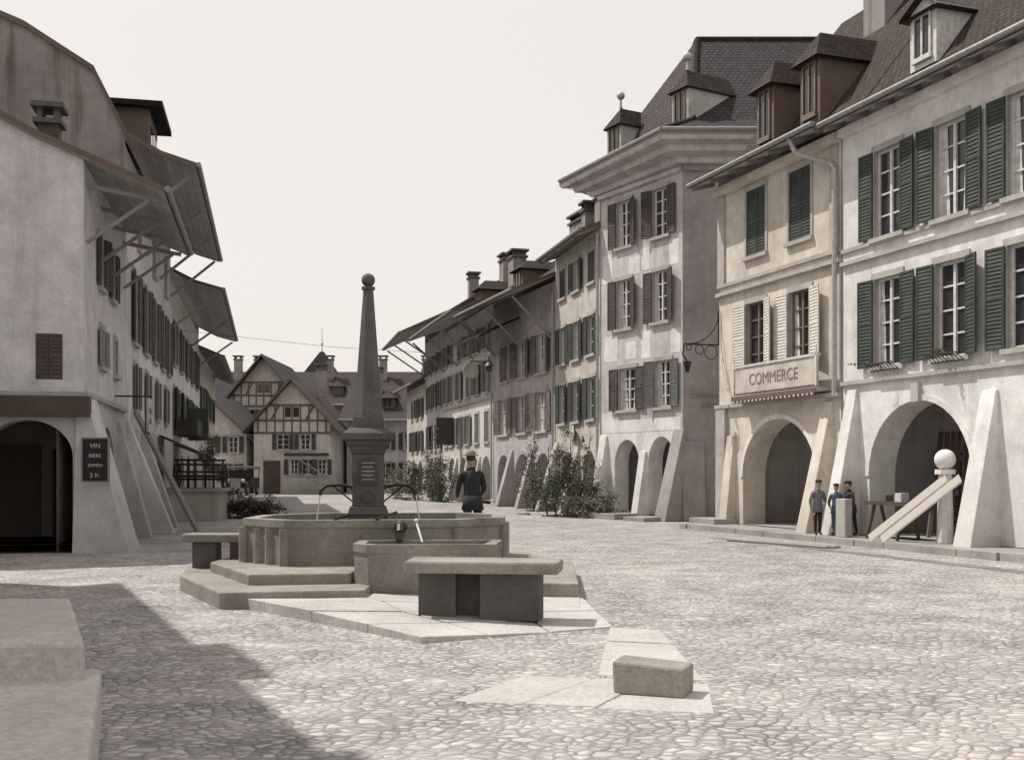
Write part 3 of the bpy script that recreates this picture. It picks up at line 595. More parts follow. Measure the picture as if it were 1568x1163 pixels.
FN=Fr((-5.25,4.9),(-4.45,9.4),-1)
H=Obj('neighbouring_house')
facade(H,FN,0,14.0,0,8.9,'pl_left',[dict(c=c,w=.9,z0=z,z1=z+1.5,smat='sh_green') for c in (2,5,8,11) for z in (1,4,6.8)])
roof(H,FN,0,14.0,[(.5,8.9),(-3.5,11)],'tl_brown',wmat='pl_left',verge=.2)
dormer(H,FN,7.5,.2,8.9,1.6,1.3,3,rmat='tl_brown',pit=.5); dormer(H,FN,3.2,.2,8.9,1.2,1.0,3,rmat='tl_brown',pit=.5)  # unseen dormers, added to break up the edge of this house's cast shadow
H.done()
H=Obj('stone_steps'); s=H('steps','st_light',bevel=.03)
s.boxp([V((-5.2,6.5,0)),V((-2.5,6.5,0)),V((-3.5,8.8,0)),V((-6.2,8.8,0)),V((-5.2,6.5,.6)),V((-2.5,6.5,.6)),V((-3.5,8.8,.6)),V((-6.2,8.8,.6))])
s.boxp([V((-4.6,3.0,0)),V((-1.2,3.0,0)),V((-2.55,6.9,0)),V((-5.2,6.9,0)),V((-4.6,3.0,.38)),V((-1.2,3.0,.38)),V((-2.55,6.9,.38)),V((-5.2,6.9,.38))]); H.done()
# ================================================================ CENTRE BACKGROUND HOUSES
def gablehouse(name,x0,x1,y,zw,zr,depth,mat,rmat,wins,timber=False,ov=.8):
    F=Fr((x0,y),(1,0),-1); H=Obj(name); W=x1-x0; c=W/2
    facade(H,F,0,W,0,zw,mat,wins)
    H('gable',mat).face([F.P(0,zw),F.P(W,zw),F.P(c,zr-.1)])
    for a in (0,W): H('side_walls',mat).face([F.P(a,0),F.P(a,zw),F.P(a,zw,-depth),F.P(a,0,-depth)])
    sl=(zr-zw)/c
    for sg in (-1,1):
        P=[V(F.P(c,zr,ov)),V(F.P(c+sg*(c+ov),zw-sl*ov,ov)),V(F.P(c+sg*(c+ov),zw-sl*ov,-depth)),V(F.P(c,zr,-depth))]
        rq(H('roof_tiles',rmat),[P[1],P[2],P[3],P[0]]); Q=[p-V((0,0,.18)) for p in P]; H('roof_underside','wd_dark').face(Q)
        H('verge_boards','wd_brown').face([P[0],P[1],Q[1],Q[0]]); H('verge_boards','wd_brown').face([P[1],P[2],Q[2],Q[1]])
    if timber:
        tb=H('timber_frame','wd_brown')
        for z in (zw-.9,zw,zw+1.1): 
            k=max(0,(z-zw)/sl); tb.box(F,k,W-k,z-.07,z+.07,.0,.05)
        for i in range(9):
            u=.3+(W-.6)*i/8; top=min(zr-.5,zw+min(u,W-u)*sl); tb.box(F,u-.05,u+.05,zw-.9,max(zw,min(top,zw+1.1)),.0,.045)
        for u in (c-1.6,c+.9): tb.boxp([F.P(u,zw,.0),F.P(u+.16,zw,.0),F.P(u+.16,zw,.04),F.P(u,zw,.04),F.P(u+.6,zw+1.1,.0),F.P(u+.76,zw+1.1,.0),F.P(u+.76,zw+1.1,.04),F.P(u+.6,zw+1.1,.04)])
        for u in (c-.5,c+.1): H('gable_windows','glass').box(F,u,u+.4,zw+.25,zw+.95,.0,.06)
    return H,F
def gw(cs,z0,z1,sh='open',w=.9,sm='sh_brown'): return [dict(c=c,w=w,z0=z0,z1=z1,sh=sh,smat=sm,bars=2,sw=.3) for c in cs]
H,F=gablehouse('half_timbered_house',-18.6,-13.1,80,5.3,8.3,11,'pl_cream','tl_red',gw((2.1,3.7),3.2,4.3)+gw((2.9,3.9,4.9),1.4,2.5,w=.8),True,.7)
H('shop_door','wd_dark').box(F,.7,1.9,0,2.4,0,.08); H('shop_sign','paint_dark').box(F,2.2,5.4,2.75,2.95,0,.1)
dormer(H,Fr((-18.6,80),(0,1),1),4,-1,6.2,1.2,1,2,rmat='tl_red',pit=.4); chimney(H,F,4.0,-5,7.3,9.4); 
st=H('outside_stair','wd_grey')
for i in range(9): st.box(F,4.2+.28*i-.6,4.5+.28*i-.6,1.5-.17*i-.06,1.5-.17*i,1.0,2.0)
st.cyl(F.P(3.6,2.5,2.0),F.P(6.1,.9,2.0),.04); 
for i in range(10): st.cyl(F.P(3.6+.27*i,1.5-.17*i,2.0),F.P(3.6+.27*i,2.45-.17*i,2.0),.02,5)
H.done()
H,F=gablehouse('half_timbered_house',-23.6,-18,93,8,11.4,12,'pl_tan','tl_dark',gw((1.6,3.2,4.8),5.6,6.8),True,1.0); chimney(H,F,1.5,-4,9,11.3); H.done()
H,F=gablehouse('village_house',-25.5,-19.6,82,4.6,7.4,10,'pl_cream','tl_grey',gw((1.5,3.2,4.9),3.0,4.2)+gw((1.5,3.2,4.9),.9,2.2)); H.done()
def longhouse(name,x0,x1,y,zw,zr,mat,rmat,wins,dorms=(),chs=()):
    F=Fr((x0,y),(1,0),-1); H=Obj(name); facade(H,F,0,x1-x0,0,zw+.3,mat,wins)
    roof(H,F,0,x1-x0,[(1.0,zw),(-.4,zw+.5),(-4.5,zr)],rmat,wmat=mat,verge=.5,rafters=False)
    for d in dorms: dormer(H,F,d,-1.2,zw+.9,1.2,1.0,2.5,rmat=rmat,pit=.4)
    for c in chs: chimney(H,F,c,-3.5,zr-1.3,zr+1.0)
    return H
longhouse('village_house',-12.8,-5,86,5.6,8.6,'pl_left','tl_red',gw((1.2,3.0,4.8,6.6),3.3,4.6)+gw((1.2,3.0,4.8,6.6),1.0,2.3),(3,6),(2,7)).done()
longhouse('village_house',-20,-6,100,7.6,11.0,'pl_tan','tl_red',gw((2,4,6,8,10),5,6.3),(4,9),(3,8,12)).done()
longhouse('village_house',-34,-22,102,7.6,11.2,'pl_mauve','tl_dark',gw((2,4,6,8,10),5,6.3),(4,),(3,8)).done()
longhouse('village_house',-9,2,112,8.6,12.4,'pl_tan','tl_dark',[],(4,),(3,8)).done()
H=Obj('church_tower'); H('walls','pl_cream').box(Fr((-20,108),(1,0),-1),0,2.6,0,11.2,-2.6,0)
H('spire','tl_dark').taper((-18.7,109.3),11.2,13.4,2.2,.25); H('needle','zinc').cyl((-18.7,109.3,13.3),(-18.7,109.3,15.8),.06,6,.02); H('needle','zinc').sph((-18.7,109.3,14.2),.14); H.done()
# ================================================================ FOUNTAIN
H=Obj('street_fountain')
def poly_offset(P,d):
    c=V((sum(p[0] for p in P)/len(P),sum(p[1] for p in P)/len(P))); return [tuple(c+(V(p)-c)*(1-d/(V(p)-c).length)) for p in P]
A=[(-4.48,15.0),(-3.4,12.9),(-1.75,13.2),(-1.75,14.2),(.84,13.95),(.95,17.2),(-.2,19.6),(-3.5,19.6),(-4.95,17)]
B=[(-4.24,15.6),(-3.25,13.7),(-2.02,13.9),(-2.02,14.45),(.25,14.85),(.3,17.5),(-.6,18.4),(-3.3,18.4),(-4.2,17.3)]
H('lower_step','st_fount',bevel=.02).prism(A,0,.2); H('upper_step','st_fount',bevel=.02).prism(B,.19,.335)
O=[(-3.75,15.6),(-3.04,14.9),(-.75,15.2),(-.13,15.9),(-.13,17.1),(-.8,17.8),(-3.0,17.6),(-3.75,16.8)]
def basin(H,O,z0,z1,wt,wz,mat,lip=.03,n='basin'):
    I=poly_offset(O,wt); L=poly_offset(O,-lip); mb=H(n,mat); k=len(O)
    def loop(P,za,Q,zb):
        for i in range(k):
            j=(i+1)%k; mb.face([(*P[i],za),(*P[j],za),(*Q[j],zb),(*Q[i],zb)])
    loop(poly_offset(O,-.0),z0,O,z1-.13); loop(O,z1-.13,L,z1-.1); loop(L,z1-.1,L,z1); loop(L,z1,I,z1); loop(I,z1,I,z0+.05)
    H(n+'_water','water').face([(*p,wz) for p in I])
basin(H,O,.335,.95,.18,.86,'st_fount')
for p,q in zip(O,O[1:]+O[:1]):
    d=V((p[0]+1.97,p[1]-16.3)).normalized()*.02
    H('basin_ribs','st_fount').taper((p[0]+d.x,p[1]+d.y),.335,.83,.07,.07,8)
for f in (.35,.62):
    x=O[0][0]+(O[1][0]-O[0][0])*f; y=O[0][1]+(O[1][1]-O[0][1])*f; H('basin_ribs','st_fount').taper((x,y),.335,.83,.06,.06,8)
T=[(-1.98,13.95),(-1.78,13.72),(-.22,13.8),(-.15,14.75),(-1.98,14.6)]
basin(H,T,.0,.70,.13,.62,'st_fount',.02,'trough')
cx,cy=-2.11,16.3; q=math.sqrt(2)
col=H('column','st_dark',bevel=.01)
a0=.12
def sq(z0,z1,w0,w1,n=4): col.taper((cx,cy),z0,z1,w0/2*q,w1/2*q,4,math.pi/4+a0)
sq(.1,.98,.6,.56); sq(.98,1.1,.6,.52); sq(1.1,1.86,.46,.46); sq(1.86,1.98,.48,.58); sq(1.98,2.06,.62,.66); sq(2.06,2.16,.74,.76); sq(2.16,2.24,.7,.52); sq(2.24,2.4,.46,.44)
sp=H('spire','st_dark'); sp.taper((cx,cy),2.4,4.27,.225,.078,8,math.pi/8+a0); sp.taper((cx,cy),4.27,4.31,.1,.1,12); H('ball','st_dark',smooth=True).sph((cx,cy,4.41),.1,n=20,m=14)
CF=Fr((cx-.225*math.cos(a0)+.225*math.sin(a0),cy-.225*math.cos(a0)-.225*math.sin(a0)),(math.cos(a0),math.sin(a0)),-1)
H('plaque','plaque').box(CF,.1,.36,1.42,1.78,.0,.03)
for i in range(5): H('plaque_lines','letters').box(CF,.14,.32-.03*(i%2),1.725-.06*i,1.735-.06*i,.03,.033)
for s in (-1,1): H('relief','st_dark').chain([CF.P(.225+s*.11*math.sin(a*.5),1.15+.03*a,.01) for a in range(7)],.012)
for s in (-1,1):
    d=V((s*math.cos(a0),s*math.sin(a0),0)); o=V((cx,cy,1.38))+d*.22
    pts=[o,o+d*.2+V((0,0,.03)),o+d*.38+V((0,0,.02)),o+d*.46+V((0,0,-.04)),o+d*.48+V((0,0,-.12))]
    H('spouts','bronze').chain(pts,.024,8); H('spouts','bronze').chain([o+V((0,0,-.22)),o+d*.3+V((0,0,.02))],.012); H('spouts','bronze').sph(o,.05)
    H('water_jets','falling_water').cyl(pts[-1],V((pts[-1].x+d.x*.05,pts[-1].y,.86)),.01)
for s in (-1,1): H('bucket_bars','iron').cyl((cx+s*.28,14.98,.965),(cx+s*.28,17.6,.965),.018)
H('overflow_spout','bronze').chain([V((-1.5,15.1,.82)),V((-1.5,14.85,.88)),V((-1.48,14.62,.88)),V((-1.47,14.5,.8)),V((-1.47,14.46,.7))],.05,10)
H('overflow_spout','bronze').sph((-1.5,14.95,.86),.09)
H('lever','fr_white').cyl((-1.27,14.75,.93),(-1.17,14.5,.68),.015); H('lever','fr_white').sph((-1.27,14.75,.95),.03)
H.done()
def bench(name,P,z,th,legs,zb):
    H=Obj(name); H('slab','st_fount',bevel=.025).boxp([V((*p,z-th)) for p in P]+[V((*p,z)) for p in P])
    for L in legs: H('supports','st_dark',bevel=.02).boxp([V((*p,zb)) for p in L]+[V((*p,z-th)) for p in L])
    H.done()
bench('stone_bench',[(-1.14,11.7),(.48,11.5),(.56,12.1),(-1.1,12.35)],.66,.13,[[(-1.0,11.85),(-.6,11.8),(-.58,12.2),(-.98,12.25)],[(-.34,11.72),(.28,11.65),(.34,12.0),(-.3,12.1)],[(-.62,12.0),(-.32,11.97),(-.3,12.1),(-.6,12.15)]],.03)
bench('stone_bench',[(-4.8,16.1),(-3.9,16.0),(-3.86,16.4),(-4.76,16.5)],.7,.12,[[(-4.66,16.15),(-4.3,16.12),(-4.28,16.38),(-4.62,16.4)],[(-4.1,16.1),(-3.95,16.08),(-3.93,16.35),(-4.08,16.38)]],.19)
H=Obj('stone_block'); H('block','st_fount',bevel=.02).boxp([V((.73,8.0,.0)),V((1.21,7.83,.0)),V((1.33,8.12,.0)),V((.83,8.32,.0)),V((.72,8.02,.235)),V((1.22,7.84,.21)),V((1.33,8.12,.21)),V((.83,8.32,.235))]); H.done()
# flagstones
def flags(H,Q,nu,nv,zf,mat='st_light',jit=.12,gap=.012,base=-.02):
    def bl(a,b): 
        p=V(Q[0]).lerp(V(Q[1]),a); r=V(Q[3]).lerp(V(Q[2]),a); return p.lerp(r,b)
    G=[[ (i/nu+ (random.uniform(-jit,jit)/nu if 0<i<nu else 0), j/nv+(random.uniform(-jit,jit)/nv if 0<j<nv else 0)) for j in range(nv+1)] for i in range(nu+1)]
    mb=H('flagstones',mat,bevel=.008)
    for i in range(nu):
        for j in range(nv):
            c=[bl(*G[i][j]),bl(*G[i+1][j]),bl(*G[i+1][j+1]),bl(*G[i][j+1])]; m=sum(c,V((0,0)))/4
            c=[p+(m-p).normalized()*(gap+random.uniform(0,.012)) for p in c]; dz=random.uniform(-.006,.006)
            mb.boxp([V((p.x,p.y,base)) for p in c]+[V((p.x,p.y,zf(p.x,p.y)+dz)) for p in c])
FG=Obj('flagstone_paving')
zf=lambda x,y: max(.015,.12-.045*max(0,x+2.0))
flags(FG,[(-3.45,13.35),(-.85,10.34),(1.05,11.4),(.9,14.1)],4,3,zf)
flags(FG,[(-3.3,13.4),(.8,13.0),(.9,14.4),(-2.2,14.4)],1,1,lambda x,y:.03)
flags(FG,[(-.45,7.75),(1.35,7.35),(1.5,8.4),(.1,8.75)],3,1,lambda x,y:.006,jit=.3,gap=.015)
flags(FG,[(.65,8.75),(1.5,8.5),(1.5,11.2),(1.0,11.4)],1,3,lambda x,y:.006,jit=.3,gap=.015)
FG.done()
# ================================================================ street items
H=Obj('pile_of_poles'); p=H('poles','wd_grey')
for i in range(5): p.cyl((5.0+.1*i+random.uniform(-.05,.05),25.6-.16*i,.035),(6.7+random.uniform(-.2,.2),23.3-.13*i+.2,.035),.03,6)
H.done()
H=Obj('leaning_planks'); p=H('planks','wd_light')
for o in (0,.4):
    a=RA.P(.15+o,1.45,.35);b=RA.P(1.6+o,.16,1.1); w=V((0,.16,.13))
    p.boxp([a-w*.5,b-w*.5,b+w*.5,a+w*.5]+[x+V((0,0,.04)) for x in (a-w*.5,b-w*.5,b+w*.5,a+w*.5)])
H.done()
H=Obj('stacked_timber'); p=H('timbers','wd_brown')
for i in range(7): p.cyl(RA.P(1.0+.2*i,.17,-.6-.1*(i%3)),RA.P(1.9+.2*i,2.5,-1.7),.06,4)
H.done()
def barrel(H,c,z,r,h):
    for k in range(4):
        f=lambda q: r*(.8+.2*math.sin(math.pi*q/4)); H('staves','wd_brown').taper(c,z+h*k/4,z+h*(k+1)/4,f(k),f(k+1),14)
    for q in (.15,.4,.62,.88): H('hoops','iron').taper(c,z+h*q,z+h*q+.03,r*(.82+.2*math.sin(math.pi*q)),r*(.82+.2*math.sin(math.pi*q)),14)
for (u,n,r,h) in ((1.2,-1.3,.3,.8),(2.3,-1.6,.28,.75),(6.6,-1.2,.3,.8)):
    H=Obj('barrel'); q_=RA.P(u,0,n); barrel(H,(q_.x,q_.y),.17,r,h); H.done()
H=Obj('shelf_of_wares'); s=H('shelves','wd_dark')
for z in (.5,1.0,1.5,2.0): s.box(RA,2.5,4.0,z,z+.04,-2.8,-2.45)
for u in (2.5,3.96): s.box(RA,u,u+.04,.17,2.1,-2.8,-2.45)
for z in (.54,1.04,1.54):
    for i in range(6):
        u=2.6+.22*i; H('wares',random.choice(['curtain','cl_grey','wd_brown','sign_white'])).box(RA,u,u+.15,z,z+random.uniform(.15,.35),-2.7,-2.5)
H.done()
H=Obj('work_trestle'); p=H('frame','wd_dark')
for u in (1.7,2.7):
    for s in (-1,1): p.cyl(RA.P(u,.15,.35+.28*s),RA.P(u,.9,.35+.08*s),.04,4)
p.box(RA,1.5,2.9,.88,.96,.15,.55); H('tools','curtain').box(RA,1.8,2.0,.96,1.15,.25,.45); H('tools','wd_brown').box(RA,2.3,2.45,.96,1.1,.25,.45); H.done()
H=Obj('stone_post'); p=H('post','pl_patch'); c=RA.P(.75,0,.2); p.taper((c.x,c.y),.1,1.55,.17,.13,10); p.taper((c.x,c.y),1.55,1.65,.2,.2,10); H('ball','pl_patch',smooth=True).sph((c.x,c.y,1.85),.21,n=16,m=12); H.done()
H=Obj('stone_slab'); H('slab','trim',bevel=.02).box(RA,3.05,3.4,.14,1.0,.75,.95); H.done()
H=Obj('loading_platform'); H('platform','pl_tan').boxp([V((-12,36,0)),V((-9.5,36,0)),V((-9.9,39.5,0)),V((-12.6,39.5,0)),V((-12,36,.95)),V((-9.5,36,.95)),V((-9.9,39.5,.95)),V((-12.6,39.5,.95))])
H('coping','st_curb').boxp([V((-12,35.9,.95)),V((-9.4,35.9,.95)),V((-9.8,39.6,.95)),V((-12.6,39.6,.95)),V((-12,35.9,1.05)),V((-9.4,35.9,1.05)),V((-9.8,39.6,1.05)),V((-12.6,39.6,1.05))]); H.done()
H=Obj('hand_cart'); c=H('frame','wd_black')
for x in (-11.2,-10.6,-10.0): 
    for y in (37.2,38.4): c.cyl((x,y,1.05),(x,y,2.0),.04,5)
for z in (1.35,1.6,1.85,2.0): c.cyl((-11.3,37.2,z),(-9.9,37.2,z),.035,5); c.cyl((-11.3,38.4,z),(-9.9,38.4,z),.035,5)
c.boxp([V((-11.3,37.1,1.4)),V((-9.9,37.1,1.4)),V((-9.9,38.5,1.4)),V((-11.3,38.5,1.4)),V((-11.3,37.1,1.5)),V((-9.9,37.1,1.5)),V((-9.9,38.5,1.5)),V((-11.3,38.5,1.5))])
for x in (-11.4,-9.8):
    for a in range(16):
        t0,t1=a*math.pi/8,(a+1)*math.pi/8; c.cyl((x,37.8+.42*math.cos(t0),1.45+.42*math.sin(t0)),(x,37.8+.42*math.cos(t1),1.45+.42*math.sin(t1)),.03,5)
        if a%2==0: c.cyl((x,37.8,1.45),(x,37.8+.42*math.cos(t0),1.45+.42*math.sin(t0)),.015,4)
H.done()
H=Obj('parked_car'); X,Y=-18.5,75.5
CFm=Fr((X,Y),(1,0),-1); bd2=H('body','paint_dark',bevel=.05)
bd2.box(CFm,-.42,.42,.5,1.15,-2.0,1.2); bd2.box(CFm,-.75,.75,.5,1.2,-2.6,-.1)
H('radiator','zinc').box(CFm,-.33,.33,.5,1.12,1.2,1.26); H('canvas_top','cl_grey',bevel=.05).box(CFm,-.82,.82,1.82,1.98,-2.6,.1)
for s in (-1,1):
    H('posts','iron').cyl(CFm.P(.7*s,1.2,-.1),CFm.P(.76*s,1.85,0),.03); H('posts','iron').cyl(CFm.P(.7*s,1.2,-2.5),CFm.P(.76*s,1.85,-2.5),.03)
    H('headlamps','zinc').sph(CFm.P(.5*s,.98,1.15),.15)
    for n in (.8,-2.0):
        H('tyres','rubber').cyl(CFm.P(.62*s,.38,n),CFm.P(.74*s,.38,n),.38,16); H('wheels','zinc').cyl(CFm.P(.61*s,.38,n),CFm.P(.75*s,.38,n),.2,12)
        H('mudguards','paint_dark').chain([CFm.P(.68*s,.42+.44*math.sin(a),n+.46*math.cos(a)) for a in [i*math.pi/8 for i in range(9)]],.09,6)
H('windscreen','glass').box(CFm,-.68,.68,1.2,1.75,-.1,-.07); H.done()
H=Obj('hanging_street_lamp'); w=H('wires','iron')
A0=F3.P(3,7.2,0); A1=R4.P(1.5,8.2,0); mid=V((-.9,43.3,6.1))
w.chain([A0,A0.lerp(mid,.5)-V((0,0,.15)),mid,mid.lerp(A1,.5)-V((0,0,.1)),A1],.009,4)
H('lamp','iron').cyl(mid,mid-V((0,0,.25)),.02); H('lamp','iron').taper((mid.x,mid.y),5.72,5.88,.2,.06,10); H('lamp_glass','paint_dark').sph((mid.x,mid.y,5.62),.14); H.done()
# ================================================================ vegetation
def bush(name,blobs,n,ls,mat,stems=()):
    H=Obj(name); lm=H('leaves',mat)
    tot=sum(b[3]*b[4]*b[5] for b in blobs)
    for (x,y,z,rx,ry,rz) in blobs:
        k=int(n*rx*ry*rz/tot)
        cl=[V((random.gauss(0,.5),random.gauss(0,.5),random.gauss(0,.5))) for _ in range(max(6,k//70))]
        for _ in range(k):
            c=random.choice(cl)+V((random.gauss(0,.17),random.gauss(0,.17),random.gauss(0,.17)))
            p=V((x+c.x*rx,y+c.y*ry,max(.03,z+c.z*rz)))
            a=V((random.gauss(0,1),random.gauss(0,1),random.gauss(0,.6))).normalized()*ls*random.uniform(.6,1.5); b=a.orthogonal().normalized(); b.rotate(Quaternion(a.normalized(),random.uniform(0,6.28))); b*=ls*random.uniform(.3,.6)
            lm.face([p-a*.5,p+b*.5,p+a*.5,p-b*.5])
    for (p,q) in stems:
        p,q=V(p),V(q); m=p.lerp(q,.5)+V((random.uniform(-.1,.1),0,0)); H('branches','wd_dark').cyl(p,m,.035,5,.025); H('branches','wd_dark').cyl(m,q,.025,5,.01)
        for _ in range(5):
            r=m.lerp(q,random.random()); H('branches','wd_dark').cyl(r,r+V((random.uniform(-.4,.4),random.uniform(-.3,.3),random.uniform(.2,.6))),.012,4,.004)
    H.done()
bush('shrub',[(1.55,39.9,1.0,.75,.6,1.0),(2.45,39.5,1.0,.8,.6,1.0),(2.0,39.7,1.7,.7,.5,.8),(1.2,40.6,.6,.6,.6,.6),(2.5,39.5,2.2,.35,.3,.5)],6500,.1,'leaf',[((1.6,39.9,0),(1.3,39.8,2.5)),((2.3,39.6,0),(2.8,39.4,2.9)),((2.0,39.8,0),(2.1,39.7,2.7)),((1.3,40.3,0),(1.0,40.3,2.1))])
bush('shrub',[(3.0,38.3,.3,.8,.6,.4),(2.2,38.9,.3,.6,.5,.35)],3500,.1,'leaf_pale')
bush('climbing_plant',[(-3.8,58.5,1.5,.6,.9,1.6),(-4.2,60,1,.8,.9,1.1),(-5.4,62,1.2,.7,.9,1.1)],5000,.14,'leaf',[((-3.8,58.5,0),(-3.7,58.3,3.2))])
bush('shrub',[(-6.6,66,.9,1,.8,1.0),(-5.9,63,.6,1.0,.8,.8)],2500,.14,'leaf_pale')
bush('shrub',[(.9,45,1.2,.5,.5,1.2)],1500,.1,'leaf',[((.9,45,0),(.8,45,2.6))])
bush('shrub',[(-9.4,38.3,.35,.7,.5,.4),(-8.5,38.0,.32,.6,.5,.38)],5000,.09,'leaf_red')
bush('shrub',[(-10.9,40,2.3,.4,.6,.6)],1200,.1,'leaf')
bush('window_flowers',[(*RA.P(c,4.0,.2).to_tuple(),.4,.15,.1) for c in (.8,2.8)],500,.05,'leaf')
# ================================================================ people
def person(name,x,y,z,h,head,jacket,trous,hat='cap',pose=None,skirt=False,lean=0.0):
    pose=pose or {}
    s=h/1.75; R=Matrix.Rotation(head,4,'Z'); T=Matrix.Translation((x,y,z))@R@Matrix.Scale(s,4)
    L=lean
    J={'pelvis':(0,0,.95),'belly':(0,L*.3,1.1),'chest':(0,L*.75,1.3),'neck':(0,L,1.49),'headb':(0,L*1.05,1.57)}
    for k,sg in (('l',-1),('r',1)):
        ah=pose.get('hand_'+k,(.25*sg,.08,.84)); el=pose.get('elbow_'+k,(.26*sg,L*.6-.03,1.12))
        J['sh'+k]=(.18*sg,L*.9,1.42); J['el'+k]=el; J['wr'+k]=ah
        v=V(ah)-V(el); v.normalize(); J['ha'+k]=tuple(V(ah)+v*.08)
        st=pose.get('step',.0)*sg
        J['hip'+k]=(.09*sg,0,.9); J['kn'+k]=pose.get('knee_'+k,(.10*sg,st*.5+.02,.5)); J['an'+k]=pose.get('ankle_'+k,(.11*sg,st,.09)); a=J['an'+k]; J['to'+k]=(a[0]+.02*sg,a[1]+.15,.035 if a[2]<.2 else a[2]-.04)
    R0={'pelvis':(.15,.12),'belly':(.145,.11),'chest':(.16,.12),'neck':(.06,.06),'headb':(.055,.055)}
    for k in 'lr': R0.update({'sh'+k:(.075,.075),'el'+k:(.052,.052),'wr'+k:(.036,.036),'ha'+k:(.036,.025),'hip'+k:(.1,.1),'kn'+k:(.068,.068),'an'+k:(.048,.048),'to'+k:(.042,.032)})
    E=[('pelvis','belly'),('belly','chest'),('chest','neck'),('neck','headb')]
    for k in 'lr': E+=[('chest','sh'+k),('sh'+k,'el'+k),('el'+k,'wr'+k),('wr'+k,'ha'+k),('pelvis','hip'+k),('hip'+k,'kn'+k),('kn'+k,'an'+k),('an'+k,'to'+k)]
    names=list(J); me=bpy.data.meshes.new('body'); me.from_pydata([J[n] for n in names],[(names.index(a),names.index(b)) for a,b in E],[])
    o=bpy.data.objects.new('tmp',me); sc.collection.objects.link(o); o.modifiers.new('s','SKIN'); 
    sd=me.skin_vertices[0].data
    for i,n in enumerate(names): sd[i].radius=R0[n]; sd[i].use_root=(n=='pelvis')
    o.modifiers.new('ss','SUBSURF').levels=2
    bpy.context.view_layer.update()
    m2=bpy.data.meshes.new_from_object(o.evaluated_get(bpy.context.evaluated_depsgraph_get())); bpy.data.objects.remove(o)
    for mm in (jacket,trous,'skin','cl_black'): m2.materials.append(MATS[mm])
    for p in m2.polygons:
        c=p.center; p.use_smooth=True
        isH=any((c-V(J['wr'+k])).dot(V(J['ha'+k])-V(J['wr'+k]))>0 and (c-V(J['ha'+k])).length<.14 for k in 'lr')
        if c.z>1.51 and (c-V(J['neck'])).length<.16: p.material_index=2
        elif isH: p.material_index=2
        elif c.z<.1: p.material_index=3
        elif c.z<.86 and not any((c-V(J['wr'+k])).length<.15 or (c-V(J['el'+k])).length<.1 for k in 'lr'): p.material_index=1
    e=bpy.data.objects.new(name,None); sc.collection.objects.link(e)
    b=bpy.data.objects.new('body',m2); sc.collection.objects.link(b); b.matrix_world=T; b.parent=e
    hs=1.0 if h>1.5 else 1.12
    hc=V(J['headb'])+V((0,.02+L*.1,.1*hs))
    def part(nm,mat,fn,smooth=True):
        mb=MB(); fn(mb); ob=mkobj(nm,mb,mat,e,smooth); ob.matrix_world=T
    part('head','skin',lambda m:(m.sph(hc,.078*hs,.095*hs,.118*hs,n=16,m=12),m.sph(hc+V((0,.095*hs,-.01)),.014,.022,.02,8,6),m.sph(hc+V((.078*hs,0,0)),.012,.02,.03,8,6),m.sph(hc+V((-.078*hs,0,0)),.012,.02,.03,8,6)))
    part('eyes','eye',lambda m:[m.sph(hc+V((q*.03,.085*hs,.015)),.012,.01,.008,8,6) for q in (-1,1)])
    part('mouth','lip',lambda m:m.sph(hc+V((0,.083*hs,-.05)),.024,.01,.007,8,6))
    part('hair','hair',lambda m:m.sph(hc+V((0,-.02,.03)),.084*hs,.092*hs,.105*hs,14,10))
    if hat=='cap': part('cap','cl_black',lambda m:(m.sph(hc+V((0,0,.085*hs)),.1*hs,.12*hs,.05,14,8),m.sph(hc+V((0,.11*hs,.07)),.07,.06,.012,10,6)))
    if hat=='hat': part('hat','cl_grey',lambda m:(m.sph(hc+V((0,0,.09)),.095,.115,.085,14,8),m.sph(hc+V((0,0,.07)),.15,.17,.014,16,6)))
    def fingers(m):
        for k,sg in (('l',-1),('r',1)):
            a=V(J['ha'+k]); d=(a-V(J['wr'+k])).normalized(); sd=d.cross(V((1,0,0))).normalized() if abs(d.x)<.8 else d.cross(V((0,1,0))).normalized(); pl=sd.cross(d)*-sg
            for i,(ln) in enumerate((.07,.08,.075,.06)):
                r=a+sd*(.027-.018*i); mdl=r+d*ln*.55; tp=mdl+(d*.8+pl*.5)*ln*.5
                m.cyl(r,mdl,.0095,6,.0085); m.cyl(mdl,tp,.0085,6,.0065)
            r=V(J['wr'+k])+d*.03+sd*.025; m.cyl(r,r+(d*.6+sd*.7)*.04,.012,6,.01); m.cyl(r+(d*.6+sd*.7)*.04,r+(d*.6+sd*.7)*.04+d*.035,.01,6,.008)
    part('fingers','skin',fingers,False)
    if skirt: part('skirt',trous,lambda m:m.taper((0,0),.12,1.0,.3,.16,14))
    else: part('jacket_hem',jacket,lambda m:m.taper((0,0),.76,1.02,.205,.165,14,fy=.8))
    part('collar',jacket,lambda m:m.taper((0,L),1.46,1.53,.085,.07,12))
    return e
person('man_at_fountain',-.68,19.2,.2,1.7,math.radians(15),'cl_black','cl_black','hat',dict(hand_l=(-.2,.36,1.0),elbow_l=(-.24,.12,1.13),hand_r=(.2,.36,1.0),elbow_r=(.24,.12,1.13)),lean=.12)
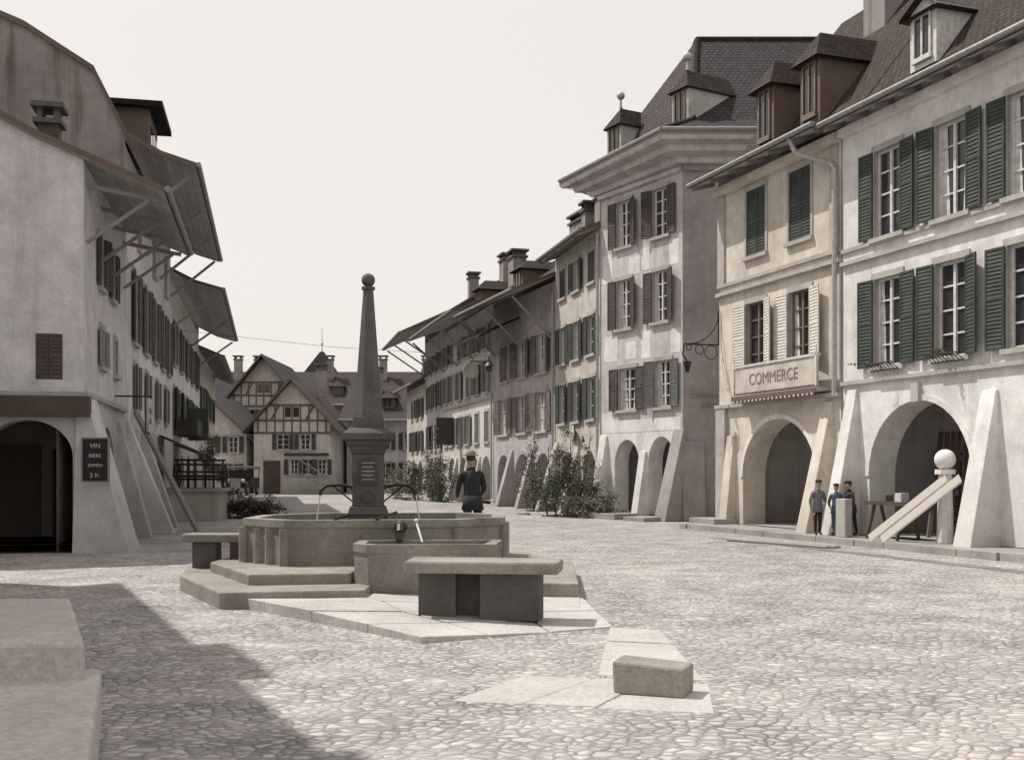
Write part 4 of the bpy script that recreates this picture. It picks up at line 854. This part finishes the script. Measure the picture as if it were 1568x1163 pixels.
person('boy',7.0,25.45,.15,1.22,math.radians(190),'cl_slate','cl_black','cap',dict(step=.08,hand_l=(-.12,.25,1.05),elbow_l=(-.27,.0,1.12)),lean=.06)
person('boy',7.42,25.4,.15,1.14,math.radians(160),'cl_blue','cl_blue','cap',dict(step=.05,hand_r=(.2,.2,1.0)),lean=.02)
person('boy',7.76,25.35,.15,1.2,math.radians(100),'cl_brown','cl_black','cap',dict(hand_l=(-.2,.3,1.0),elbow_l=(-.28,.08,1.15),step=.12),lean=.1)
pp_=R2.P(2.9,0,-.8); person('woman_in_arcade',pp_.x,pp_.y,.17,1.6,math.radians(110),'cl_white','cl_grey',None,dict(hand_l=(-.1,.22,1.1),hand_r=(.1,.22,1.1)),skirt=True)
# ================================================================ light, sky, camera
el=math.radians(58); az=V((-.93,.37)).normalized(); tosun=V((az.x*math.cos(el),az.y*math.cos(el),math.sin(el)))
ld=bpy.data.lights.new('sun','SUN'); ld.energy=4.4; ld.angle=math.radians(.6); ld.color=(1,.955,.89)
lo=bpy.data.objects.new('sun',ld); sc.collection.objects.link(lo); lo.rotation_euler=(-tosun).to_track_quat('-Z','Y').to_euler()
w=bpy.data.worlds.new('World'); sc.world=w; w.use_nodes=True; t=w.node_tree; bg=t.nodes['Background']
sky=t.nodes.new('ShaderNodeTexSky'); sky.sky_type='NISHITA'; sky.sun_disc=False; sky.sun_elevation=el; sky.sun_rotation=math.atan2(az.x,az.y); sky.dust_density=4; sky.air_density=1.0
hz=mixc(t,.82,sky.outputs[0],(9.0,8.35,7.8))
t.links.new(hz,bg.inputs[0]); bg.inputs[1].default_value=.112
cd=bpy.data.cameras.new('camera'); cam=bpy.data.objects.new('camera',cd); sc.collection.objects.link(cam); sc.camera=cam
cam.location=(0,0,1.6); cam.rotation_euler=(math.radians(90),0,0); cd.sensor_width=36; cd.lens=36*1700/1568; cd.shift_y=(722-581.5)/1568; cd.clip_end=2000
sc.view_settings.view_transform='Standard'; sc.view_settings.look='None'; sc.view_settings.exposure=0
